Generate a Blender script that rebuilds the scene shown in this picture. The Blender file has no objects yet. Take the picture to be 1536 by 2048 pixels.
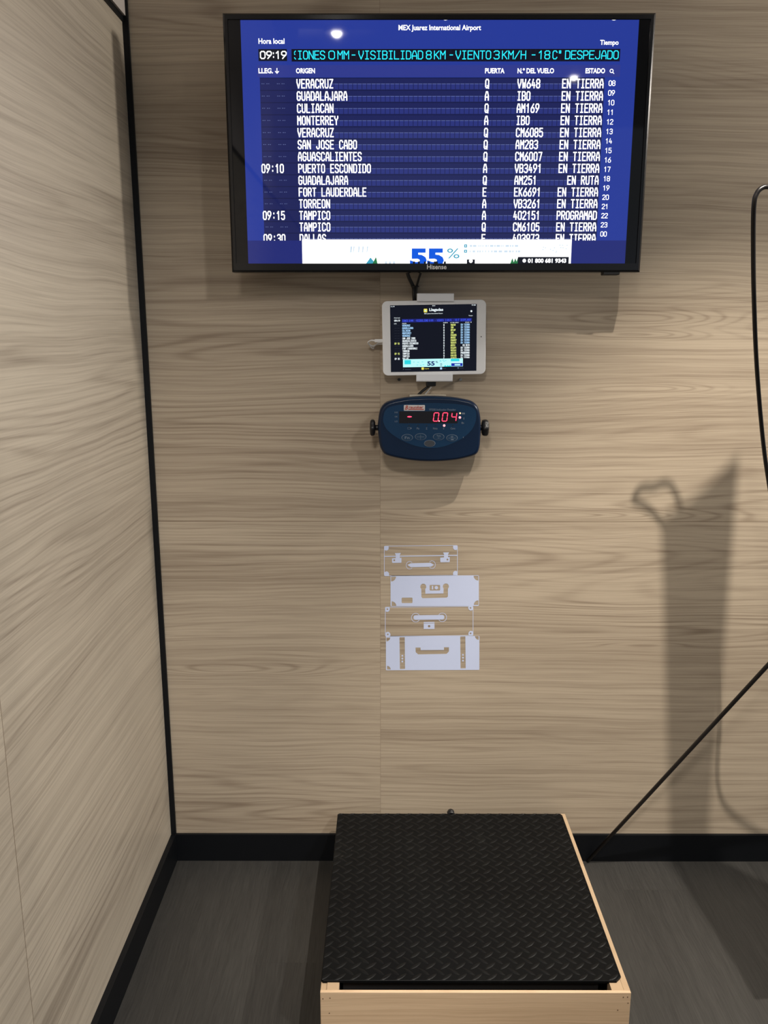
import bpy, math, random
from mathutils import Vector, Matrix
from mathutils.geometry import tessellate_polygon
random.seed(7)
S = bpy.context.scene
COL = S.collection

# ------------------------------------------------------------------ camera
F_PX = 1674.6
PITCH, YAW = 0.2140, -0.0021
CAM = Vector((-0.0435, -2.0230, 1.4052))
cd = bpy.data.cameras.new('camera'); cam = bpy.data.objects.new('camera', cd); COL.objects.link(cam)
cd.sensor_fit = 'VERTICAL'; cd.sensor_height = 24.0; cd.lens = 24.0 * F_PX / 2048.0
cd.clip_start = 0.02
cam.location = CAM
cam.rotation_euler = (math.pi / 2 - PITCH, 0, -YAW)
S.camera = cam
FW = Vector((math.sin(YAW) * math.cos(PITCH), math.cos(YAW) * math.cos(PITCH), -math.sin(PITCH)))
RT = Vector((math.cos(YAW), -math.sin(YAW), 0)); UP = RT.cross(FW)


def ray(px, py): return FW * F_PX + RT * (px - 768) - UP * (py - 1024)
def at(px, py, Y):
    d = ray(px, py); return CAM + d * ((Y - CAM.y) / d.y)
def atz(px, py, Z):
    d = ray(px, py); return CAM + d * ((Z - CAM.z) / d.z)


# ------------------------------------------------------------------ light and exposure
S.view_settings.view_transform = 'Standard'; S.view_settings.look = 'None'
S.view_settings.exposure = 0.0; S.view_settings.gamma = 1.0
S.view_settings.use_curve_mapping = False
W = bpy.data.worlds.new('world'); S.world = W; W.use_nodes = True
bg = W.node_tree.nodes['Background']; bg.inputs[0].default_value = (0.88, 0.95, 1.0, 1); bg.inputs[1].default_value = 0.28
CEIL = 2.90
LAMPS = [  # x, y, energy, colour, lens radius, aim point, cone angle, blend, softness of the ceiling spots
    (0.745, -1.18, 255, (1.0, 0.92, 0.81), 0.040, (0.85, -0.25, 0), 54, 0.65, 0.015),
    (-0.295, -2.89, 205, (1.0, 0.94, 0.86), 0.027, (0.0, -0.6, 0), 68, 0.9, 0.20),
    (1.085, -3.66, 16, (1.0, 0.94, 0.86), 0.022, (0.9, -1.6, 0), 80, 0.8, 0.15),
    (1.50, -2.60, 330, (1.0, 0.98, 0.95), 0.040, (-0.62, -1.15, 1.10), 50, 0.9, 0.10),  # unseen lamp added to brighten the left wall
]
GRAZE = (2.2, -0.32, 2.38, 145, (1.0, 0.93, 0.83))   # lamp hanging far to the right, close to the wall


# ------------------------------------------------------------------ materials
def mat(name, col, rough=0.5, metal=0.0, spec=0.5, emit=None, es=1.0, coat=0.0, alpha=None):
    m = bpy.data.materials.new(name); m.use_nodes = True
    b = m.node_tree.nodes['Principled BSDF']
    b.inputs['Base Color'].default_value = (*col, 1); b.inputs['Roughness'].default_value = rough
    b.inputs['Metallic'].default_value = metal; b.inputs['Specular IOR Level'].default_value = spec
    b.inputs['Coat Weight'].default_value = coat
    if emit:
        b.inputs['Emission Color'].default_value = (*emit, 1); b.inputs['Emission Strength'].default_value = es
    return m


def s2l(r, g, b):
    f = lambda c: (c / 255 / 12.92) if c / 255 <= 0.04045 else ((c / 255 + 0.055) / 1.055) ** 2.4
    return (f(r), f(g), f(b))


class NT:
    def __init__(s, m): s.t = m.node_tree; s.b = s.t.nodes['Principled BSDF']
    def n(s, typ, **kw):
        x = s.t.nodes.new(typ)
        for k, v in kw.items(): setattr(x, k, v)
        return x
    def inp(s, sock, v):
        if isinstance(v, bpy.types.NodeSocket): s.t.links.new(v, sock)
        else: sock.default_value = v
    def math(s, op, a, b=0.0, c=0.0):
        x = s.n('ShaderNodeMath', operation=op); s.inp(x.inputs[0], a); s.inp(x.inputs[1], b); s.inp(x.inputs[2], c); return x.outputs[0]
    def vec(s, x, y, z):
        v = s.n('ShaderNodeCombineXYZ'); s.inp(v.inputs[0], x); s.inp(v.inputs[1], y); s.inp(v.inputs[2], z); return v.outputs[0]
    def noise(s, v, scale=1.0, detail=2.0, rough=0.5, dist=0.0):
        x = s.n('ShaderNodeTexNoise'); s.inp(x.inputs['Vector'], v); x.inputs['Scale'].default_value = scale
        x.inputs['Detail'].default_value = detail; x.inputs['Roughness'].default_value = rough; x.inputs['Distortion'].default_value = dist
        return x.outputs['Fac']
    def ramp(s, f, stops):
        x = s.n('ShaderNodeValToRGB'); s.inp(x.inputs[0], f); e = x.color_ramp.elements
        while len(e) < len(stops): e.new(0.5)
        for i, (p, c) in enumerate(stops): e[i].position = p; e[i].color = (*c, 1) if len(c) == 3 else c
        return x.outputs[0]
    def maprange(s, v, a, b, c, d):
        x = s.n('ShaderNodeMapRange'); s.inp(x.inputs[0], v)
        for i, q in enumerate((a, b, c, d)): x.inputs[1 + i].default_value = q
        return x.outputs[0]
    def mix(s, f, a, b, blend='MIX'):
        x = s.n('ShaderNodeMix', data_type='RGBA', blend_type=blend); s.inp(x.inputs[0], f)
        for k, q in ((6, a), (7, b)):
            if isinstance(q, tuple): x.inputs[k].default_value = (*q, 1)
            else: s.inp(x.inputs[k], q)
        return x.outputs[2]


def wood(name, grain, across, light, dark, seams=(), panels=(), knots=(), rough=0.42, off=0.0, gscale=1.0, contrast=1.0, spec=0.5, fibre=0.5):
    """oak veneer: grain / across are axis indices; seams = [(axis, position, width)]; panels shift the pattern"""
    m = mat(name, light, rough, spec=spec); T = NT(m)
    g = T.n('ShaderNodeNewGeometry'); sp = T.n('ShaderNodeSeparateXYZ'); T.t.links.new(g.outputs['Position'], sp.inputs[0])
    ax = sp.outputs
    u, v = ax[grain], ax[across]
    idx = off
    for k, (a, p) in enumerate(panels):
        st = T.math('GREATER_THAN', ax[a], p); idx = T.math('MULTIPLY_ADD', st, 7.31 + 5.17 * k, idx)
    us = T.math('MULTIPLY', u, gscale); vs = T.math('MULTIPLY', v, gscale)
    # gentle waviness of the grain lines
    wob = T.noise(T.vec(T.math('MULTIPLY', us, 1.6), T.math('MULTIPLY', vs, 3.5), idx), 1.0, 2.0)
    vw = T.math('MULTIPLY_ADD', T.math('SUBTRACT', wob, 0.5), 0.045, vs)
    # cathedral figure: contour lines of a stretched height field
    h = T.noise(T.vec(T.math('MULTIPLY', us, 0.38), T.math('MULTIPLY', vw, 6.5), idx), 1.0, 1.5, 0.30)
    kn = 0.0
    for ku, kv, ru, rv, am in knots:
        a_ = T.math('POWER', T.math('DIVIDE', T.math('SUBTRACT', u, ku), ru), 2.0); b_ = T.math('POWER', T.math('DIVIDE', T.math('SUBTRACT', v, kv), rv), 2.0)
        gs = T.math('EXPONENT', T.math('MULTIPLY', T.math('ADD', T.math('ABSOLUTE', a_), b_), -1.0))
        h = T.math('MULTIPLY_ADD', gs, am, h); kn = T.math('MAXIMUM', gs, kn)
    rings = T.math('SINE', T.math('MULTIPLY', h, 210.0))
    rings = T.math('POWER', T.maprange(rings, -1, 1, 0, 1), 3.5)
    mask = T.noise(T.vec(T.math('MULTIPLY', us, 0.7), T.math('MULTIPLY', vs, 5.5), T.math('ADD', idx, 3.7)), 1.0, 1.0)
    mask = T.maprange(mask, 0.44, 0.66, 0.15, 1.0)
    if knots: mask = T.math('MAXIMUM', mask, T.math('MINIMUM', T.math('MULTIPLY', kn, 2.0), 0.9))
    ringm = T.math('MULTIPLY', rings, mask)
    # straight streaks and fibres
    st = T.noise(T.vec(T.math('MULTIPLY', us, 1.1), T.math('MULTIPLY', vw, 125.0), idx), 1.0, 4.0, 0.62)
    fi = T.noise(T.vec(T.math('MULTIPLY', us, 5.0), T.math('MULTIPLY', vw, 420.0), idx), 1.0, 2.0, 0.6)
    tone = T.noise(T.vec(T.math('MULTIPLY', us, 0.4), T.math('MULTIPLY', vs, 7.0), T.math('ADD', idx, 9.1)), 1.0, 2.0)
    d = T.math('MULTIPLY', ringm, 0.44 * contrast)
    d = T.math('MULTIPLY_ADD', T.maprange(st, 0.43, 0.64, 0, 1), 0.36 * contrast, d)
    d = T.math('MULTIPLY_ADD', T.maprange(fi, 0.44, 0.70, 0, 1), fibre * 0.70 * contrast, d)
    d = T.math('MULTIPLY_ADD', T.maprange(tone, 0.3, 0.7, -0.3, 0.5), 0.5 * contrast, d)
    d.node.use_clamp = True
    c = T.mix(d, light, dark)
    for a, p, w, sc in seams:
        near = T.math('LESS_THAN', T.math('ABSOLUTE', T.math('SUBTRACT', ax[a], p)), w)
        c = T.mix(T.math('MULTIPLY', near, 0.8 if a != 0 else 0.4), c, sc)
    T.t.links.new(c, T.b.inputs['Base Color'])
    r = T.math('MULTIPLY_ADD', fi, 0.14, rough - 0.07); T.t.links.new(r, T.b.inputs['Roughness'])
    bp = T.n('ShaderNodeBump'); bp.inputs['Strength'].default_value = 0.12; bp.inputs['Distance'].default_value = 0.0006
    T.t.links.new(fi, bp.inputs['Height']); T.t.links.new(bp.outputs[0], T.b.inputs['Normal'])
    return m


XL, ZB, ZT, XS, ZS = -0.6075, 0.079, 2.064, -0.0570, 0.9414
OAK_L, OAK_D = (0.490, 0.405, 0.305), (0.250, 0.190, 0.136)
SEAM = (0.16, 0.11, 0.07)
M = {}
M['wall_back'] = wood('oak_veneer_back', 0, 2, OAK_L, OAK_D, seams=[(0, XS, 0.0006, SEAM), (2, ZS, 0.0007, SEAM)], panels=[(0, XS), (2, ZS)], rough=0.40,
                      knots=[(0.585, 1.432, 0.20, 0.020, 0.14), (0.56, 1.395, 0.15, 0.011, 0.10), (0.60, 1.268, 0.14, 0.010, 0.07), (0.36, 0.957, 0.34, 0.014, 0.16), (-0.40, 0.545, 0.22, 0.022, 0.12), (0.62, 0.62, 0.12, 0.012, 0.06)])
M['wall_left'] = wood('oak_veneer_left', 1, 2, (0.540, 0.470, 0.375), (0.270, 0.222, 0.172), seams=[(1, -0.860, 0.0009, SEAM)], panels=[(1, -0.86)], rough=0.36, off=21.3, gscale=0.8, spec=0.55, contrast=0.85)
M['wall_upper'] = mat('pale_laminate', (0.55, 0.50, 0.47), 0.5)
M['box_oak'] = wood('oak_box', 0, 2, (0.66, 0.475, 0.305), (0.43, 0.28, 0.16), rough=0.5, off=4.4, gscale=1.6, contrast=0.8)  # front board: strong front light put into a lighter oak colour than the sides
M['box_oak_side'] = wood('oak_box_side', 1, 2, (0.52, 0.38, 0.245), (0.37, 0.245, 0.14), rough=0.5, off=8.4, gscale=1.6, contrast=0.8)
M['black_trim'] = mat('black_trim', (0.0030, 0.0038, 0.0055), 0.5, spec=0.25)
M['ceiling'] = mat('ceiling_paint', (0.62, 0.60, 0.57), 0.9)


def floor_mat():
    m = mat('grey_vinyl_plank', (0.06, 0.055, 0.05), 0.5, spec=0.35); T = NT(m)
    g = T.n('ShaderNodeNewGeometry'); sp = T.n('ShaderNodeSeparateXYZ'); T.t.links.new(g.outputs['Position'], sp.inputs[0])
    x, y = sp.outputs[0], sp.outputs[1]
    pl = T.math('DIVIDE', T.math('ADD', x, 5.075), 0.182)
    idx = T.math('FLOOR', pl); fr = T.math('FRACT', pl)
    ys = T.math('MULTIPLY_ADD', idx, 0.437, y)
    yi = T.math('FLOOR', T.math('DIVIDE', ys, 1.22)); yf = T.math('FRACT', T.math('DIVIDE', ys, 1.22))
    seed = T.math('MULTIPLY_ADD', idx, 3.7, T.math('MULTIPLY', yi, 11.3))
    wob = T.noise(T.vec(T.math('MULTIPLY', x, 9), T.math('MULTIPLY', y, 3), seed), 1, 2)
    xw = T.math('MULTIPLY_ADD', wob, 0.03, x)
    st = T.noise(T.vec(T.math('MULTIPLY', xw, 60), T.math('MULTIPLY', y, 2.2), seed), 1, 4, 0.6)
    fi = T.noise(T.vec(T.math('MULTIPLY', xw, 380), T.math('MULTIPLY', y, 14), seed), 1, 2, 0.6)
    tone = T.noise(T.vec(T.math('MULTIPLY', x, 5), T.math('MULTIPLY', y, 1.5), seed), 1, 2)
    d = T.math('MULTIPLY_ADD', st, 0.30, T.math('MULTIPLY', fi, 0.50)); d = T.math('MULTIPLY_ADD', tone, 0.45, d)
    c = T.ramp(T.maprange(d, 0.38, 0.86, 0, 1), [(0, (0.022, 0.0215, 0.0205)), (0.5, (0.039, 0.0375, 0.035)), (1, (0.056, 0.054, 0.050))])
    wn = T.n('ShaderNodeTexWhiteNoise', noise_dimensions='1D'); T.t.links.new(seed, wn.inputs['W'])
    c = T.mix(1.0, c, T.ramp(wn.outputs[0], [(0, (0.93, 0.93, 0.93)), (1, (1.05, 1.05, 1.05))]), 'MULTIPLY')
    e = T.math('LESS_THAN', fr, 0.007); e2 = T.math('LESS_THAN', yf, 0.001)
    c = T.mix(T.math('MULTIPLY', T.math('MAXIMUM', e, e2), 0.3), c, (0.02, 0.018, 0.016))
    T.t.links.new(c, T.b.inputs['Base Color'])
    bp = T.n('ShaderNodeBump'); bp.inputs['Strength'].default_value = 0.15; bp.inputs['Distance'].default_value = 0.0006
    T.t.links.new(fi, bp.inputs['Height']); T.t.links.new(bp.outputs[0], T.b.inputs['Normal'])
    return m


M['floor'] = floor_mat()
M['tv_bezel'] = mat('gloss_black_plastic', (0.006, 0.006, 0.008), 0.16)
M['tv_back'] = mat('matt_black_plastic', (0.012, 0.012, 0.013), 0.5)
SCR = dict(rough=0.03, spec=0.45)
def screen(name, rgb, k=1.0): return mat(name, (0.004, 0.004, 0.006), emit=s2l(*rgb), es=k, **SCR)
M['glass'] = mat('screen_glass', (0.003, 0.0035, 0.006), 0.04, spec=0.45)
M['s_blue'] = screen('screen_blue', (37, 57, 150))
M['s_band'] = screen('screen_band_blue', (48, 58, 140))
M['s_row'] = screen('flap_row_navy', (29, 35, 88))
M['s_row_lo'] = screen('flap_row_lower', (42, 51, 122))
M['s_line'] = screen('flap_row_line', (112, 126, 186))
M['s_gap'] = screen('flap_row_gap', (20, 25, 68))
M['s_foot'] = screen('screen_footer_blue', (33, 42, 116))
M['s_white'] = screen('screen_white', (255, 255, 255), 1.6)
M['s_dim'] = screen('screen_grey', (105, 118, 170))
M['s_black'] = screen('screen_black', (12, 16, 30))
M['s_cyan'] = screen('screen_cyan', (40, 225, 250), 1.3)
M['s_ad_blue'] = screen('screen_ad_blue', (0, 84, 215), 1.1)
M['s_ad_teal'] = screen('screen_ad_teal', (60, 160, 190))
M['s_ad_pale'] = screen('screen_ad_pale', (205, 222, 236), 1.05)
M['s_green'] = screen('screen_green', (40, 120, 70))
M['tab_white'] = mat('white_tablet_plastic', (0.86, 0.87, 0.90), 0.25)
M['mount_white'] = mat('white_powder_coat', (0.80, 0.82, 0.87), 0.38)
M['t_bg'] = screen('tablet_navy', (4, 8, 24)); M['t_bg'].node_tree.nodes['Principled BSDF'].inputs['Specular IOR Level'].default_value = 0.3
M['t_ticker'] = screen('tablet_ticker_blue', (16, 22, 105))
M['t_tick_tx'] = screen('tablet_ticker_text', (62, 84, 235))
M['t_lblue'] = screen('tablet_pale_blue', (170, 215, 255), 1.0)
M['t_white'] = screen('tablet_white', (240, 250, 255), 1.0)
M['t_yel'] = screen('tablet_yellow_green', (225, 235, 130), 0.95)
M['t_icon'] = screen('tablet_icon_yellow', (240, 225, 90))
M['t_ad'] = screen('tablet_ad_mint', (190, 250, 250), 1.0)
M['t_teal'] = screen('tablet_ad_teal', (40, 215, 225), 1.0)
M['t_navy'] = screen('tablet_ad_navy', (16, 40, 110))
M['t_dblue'] = screen('tablet_ad_button', (18, 40, 170))
M['t_dim'] = screen('tablet_grey', (80, 88, 105))
M['black_rubber'] = mat('black_rubber', (0.010, 0.010, 0.011), 0.5)
M['black_plastic'] = mat('black_plastic', (0.010, 0.010, 0.012), 0.35)
M['white_cable'] = mat('white_cable', (0.75, 0.75, 0.76), 0.4)
M['silver_cable'] = mat('silver_cable', (0.45, 0.45, 0.45), 0.35)
M['ind_blue'] = mat('dark_blue_plastic', (0.004, 0.015, 0.044), 0.30, spec=0.3)
M['ind_face'] = mat('blue_face_film', (0.007, 0.036, 0.092), 0.42, spec=0.22)
M['ind_ink'] = mat('pale_grey_ink', (0.15, 0.19, 0.25), 0.5, spec=0.2)
M['ind_key'] = mat('grey_blue_key', (0.014, 0.045, 0.098), 0.45, spec=0.2)
M['ind_key_grey'] = mat('dull_grey_key', (0.055, 0.062, 0.075), 0.5, spec=0.2)
M['ind_window'] = mat('dark_display_window', (0.006, 0.004, 0.006), 0.12)
M['led_red'] = mat('red_led', (0.2, 0, 0), 0.4, emit=(1.0, 0.05, 0.12), es=2.2)
M['led_hot'] = mat('red_led_hot', (0.2, 0, 0), 0.4, emit=(1.0, 0.42, 0.45), es=1.5)
M['led_amber'] = mat('amber_led', (0.2, 0.1, 0), 0.4, emit=(1.0, 0.75, 0.42), es=1.1)
M['label_white'] = mat('white_label', (0.62, 0.60, 0.60), 0.4)
M['label_red'] = mat('red_ink', (0.42, 0.05, 0.03), 0.4)
M['beige_bracket'] = mat('beige_bracket', (0.50, 0.45, 0.36), 0.45)
M['vinyl'] = mat('white_vinyl', (0.60, 0.67, 0.90), 0.35)
M['steel'] = mat('screw_steel', (0.35, 0.34, 0.33), 0.35, metal=1.0)
M['dark_interior'] = mat('dark_steel_underframe', (0.012, 0.012, 0.013), 0.6)
M['rod_black'] = mat('black_rod', (0.012, 0.010, 0.010), 0.35)
M['caster_dark'] = mat('dark_caster', (0.05, 0.05, 0.055), 0.9)  # for the unseen sheet added to block the lamp
M['lamp_metal'] = mat('lamp_white_metal', (0.6, 0.6, 0.6), 0.4)
M['lamp_glow'] = mat('lamp_lens', (0.9, 0.9, 0.9), 0.3, emit=(1.0, 0.95, 0.88), es=60)


def plate_mat(name='black_diamond_plate', sp_=0.09):
    m = mat(name, (0.006, 0.0065, 0.007), 0.42, spec=sp_); T = NT(m)
    g = T.n('ShaderNodeNewGeometry')
    n = T.noise(g.outputs['Position'], 9.0, 4.0, 0.6); n2 = T.noise(g.outputs['Position'], 160.0, 2.0, 0.6)
    d = T.math('MULTIPLY_ADD', n2, 0.35, n)
    c = T.ramp(T.maprange(d, 0.45, 0.95, 0, 1), [(0, (0.0030, 0.0033, 0.0038)), (0.7, (0.0042, 0.0046, 0.0050)), (1, (0.010, 0.0100, 0.0096))])
    sc = T.noise(g.outputs['Position'], 55.0, 3.0, 0.7)
    a = T.math('MULTIPLY', T.maprange(sc, 0.66, 0.72, 0, 1), T.maprange(n, 0.55, 0.68, 0, 0.6))
    c = T.mix(a, c, (0.055, 0.050, 0.044))
    T.t.links.new(c, T.b.inputs['Base Color'])
    T.t.links.new(T.maprange(d, 0.4, 0.95, 0.34, 0.55), T.b.inputs['Roughness'])
    return m


M['plate'] = plate_mat(); M['plate_worn'] = plate_mat('worn_diamond_plate', 0.19)


# ------------------------------------------------------------------ mesh helpers
class MB:
    def __init__(s): s.v, s.f, s.m, s.sm = [], [], [], []
    def add(s, vs, fs, mi=0, smooth=False):
        o = len(s.v); s.v += [Vector(v) for v in vs]
        for f in fs: s.f.append([i + o for i in f]); s.m.append(mi); s.sm.append(smooth)
        return s
    def box(s, x0, x1, y0, y1, z0, z1, mi=0, bev=0.0):
        if bev <= 0:
            vs = [(x, y, z) for z in (z0, z1) for y in (y0, y1) for x in (x0, x1)]
            return s.add(vs, [(0, 2, 3, 1), (4, 5, 7, 6), (0, 1, 5, 4), (2, 6, 7, 3), (0, 4, 6, 2), (1, 3, 7, 5)], mi)
        import bmesh
        bm = bmesh.new(); bmesh.ops.create_cube(bm, size=1)
        for v in bm.verts: v.co = Vector(((x0 + x1) / 2 + v.co.x * (x1 - x0), (y0 + y1) / 2 + v.co.y * (y1 - y0), (z0 + z1) / 2 + v.co.z * (z1 - z0)))
        bmesh.ops.bevel(bm, geom=bm.edges[:], offset=bev, segments=2, affect='EDGES', profile=0.5)
        bm.verts.index_update(); s.add([v.co.copy() for v in bm.verts], [[v.index for v in f.verts] for f in bm.faces], mi); bm.free(); return s
    def loft(s, loops, mi=0, smooth=True, cap0=True, cap1=True):
        n = len(loops[0]); o = len(s.v)
        for L in loops: s.v += [Vector(p) for p in L]
        for k in range(len(loops) - 1):
            for i in range(n):
                j = (i + 1) % n
                s.f.append([o + k * n + i, o + k * n + j, o + (k + 1) * n + j, o + (k + 1) * n + i]); s.m.append(mi); s.sm.append(smooth)
        if cap0: s.f.append([o + i for i in reversed(range(n))]); s.m.append(mi); s.sm.append(False)
        if cap1: s.f.append([o + (len(loops) - 1) * n + i for i in range(n)]); s.m.append(mi); s.sm.append(False)
        return s
    def cyl(s, p0, p1, r0, r1=None, n=24, mi=0, smooth=True):
        p0, p1 = Vector(p0), Vector(p1); r1 = r0 if r1 is None else r1
        d = (p1 - p0).normalized(); a = d.orthogonal().normalized(); b = d.cross(a)
        ring = lambda p, r: [p + a * (r * math.cos(t * 2 * math.pi / n)) + b * (r * math.sin(t * 2 * math.pi / n)) for t in range(n)]
        return s.loft([ring(p0, r0), ring(p1, r1)], mi, smooth)
    def tube(s, pts, r, n=12, mi=0):
        pts = [Vector(p) for p in pts]; loops = []; a = None
        for i, p in enumerate(pts):
            d = (pts[min(i + 1, len(pts) - 1)] - pts[max(i - 1, 0)]).normalized()
            a = d.orthogonal().normalized() if a is None else (a - d * a.dot(d)).normalized()
            b = d.cross(a); rr = r(i / (len(pts) - 1)) if callable(r) else r
            loops.append([p + a * (rr * math.cos(t * 2 * math.pi / n)) + b * (rr * math.sin(t * 2 * math.pi / n)) for t in range(n)])
        return s.loft(loops, mi)
    # flat art on a plane y = const facing the room; polygons given as (x, z)
    def poly(s, pts, y, mi=0, holes=()):
        loops = [[Vector((p[0], p[1], 0)) for p in L] for L in (pts, *holes)]
        flat = [p for L in loops for p in L]
        tris = tessellate_polygon(loops)
        fs = []
        for t in tris:
            a, b, c = (flat[i] for i in t)
            fs.append(t if (b - a).cross(c - a).z > 0 else (t[0], t[2], t[1]))
        return s.add([(p.x, y, p.y) for p in flat], fs, mi)
    def rect(s, x0, x1, z0, z1, y, mi=0):
        return s.add([(x0, y, z0), (x1, y, z0), (x1, y, z1), (x0, y, z1)], [(0, 1, 2, 3)], mi)
    def build(s, name, mats, parent=None, label=None):
        me = bpy.data.meshes.new(name)
        o0 = Vector(parent['_o']) if parent is not None and '_o' in parent else Vector((0, 0, 0))
        me.from_pydata([v - o0 for v in s.v], [], s.f)
        for m in (mats if isinstance(mats, (list, tuple)) else [mats]): me.materials.append(m)
        me.polygons.foreach_set('material_index', s.m); me.polygons.foreach_set('use_smooth', s.sm)
        me.update()
        o = bpy.data.objects.new(name, me); COL.objects.link(o)
        if parent is not None:
            o.parent = parent
            o['_o'] = tuple(o0)
        if label: o['label'] = label
        return o


def thing(name, label, cat, loc, group=None, rot=(0, 0, 0)):
    o = bpy.data.objects.new(name, None); COL.objects.link(o); o.location = loc; o.rotation_euler = rot
    o.empty_display_size = 0.05
    o['_o'] = tuple(loc); o['label'] = label; o['category'] = cat
    if group: o['group'] = group
    return o


def tag(o, label, cat, group=None):
    o['label'] = label; o['category'] = cat
    if group: o['group'] = group
    return o


def struct(o):
    o['kind'] = 'structure'; return o


def bev(o, w, seg=2):
    m = o.modifiers.new('bevel', 'BEVEL'); m.width = w; m.segments = seg; m.limit_method = 'ANGLE'; return o


def thick(o, t):
    m = o.modifiers.new('thickness', 'SOLIDIFY'); m.thickness = t; m.offset = -1; return o


def circ(cx, cz, rx, rz=None, n=32, a0=0, a1=2 * math.pi, closed=True):
    rz = rx if rz is None else rz
    k = n if closed else n - 1
    return [(cx + rx * math.cos(a0 + (a1 - a0) * i / k), cz + rz * math.sin(a0 + (a1 - a0) * i / k)) for i in range(n)]


def rrect(x0, x1, z0, z1, r, n=6):
    P = []
    for cx, cz, a in ((x1 - r, z0 + r, -90), (x1 - r, z1 - r, 0), (x0 + r, z1 - r, 90), (x0 + r, z0 + r, 180)):
        for i in range(n + 1):
            t = math.radians(a + 90 * i / n); P.append((cx + r * math.cos(t), cz + r * math.sin(t)))
    return P


def catmull(P, k=8, closed=False):
    P = [Vector(p) for p in P]; n = len(P); out = []
    for i in range(n if closed else n - 1):
        g = (lambda j: P[j % n]) if closed else (lambda j: P[max(0, min(n - 1, j))])
        a, b, c, d = g(i - 1), g(i), g(i + 1), g(i + 2)
        for q in range(k):
            t = q / k
            out.append(0.5 * ((2 * b) + (c - a) * t + (2 * a - 5 * b + 4 * c - d) * t * t + (3 * b - a - 3 * c + d) * t ** 3))
    if not closed: out.append(P[-1])
    return out


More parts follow.
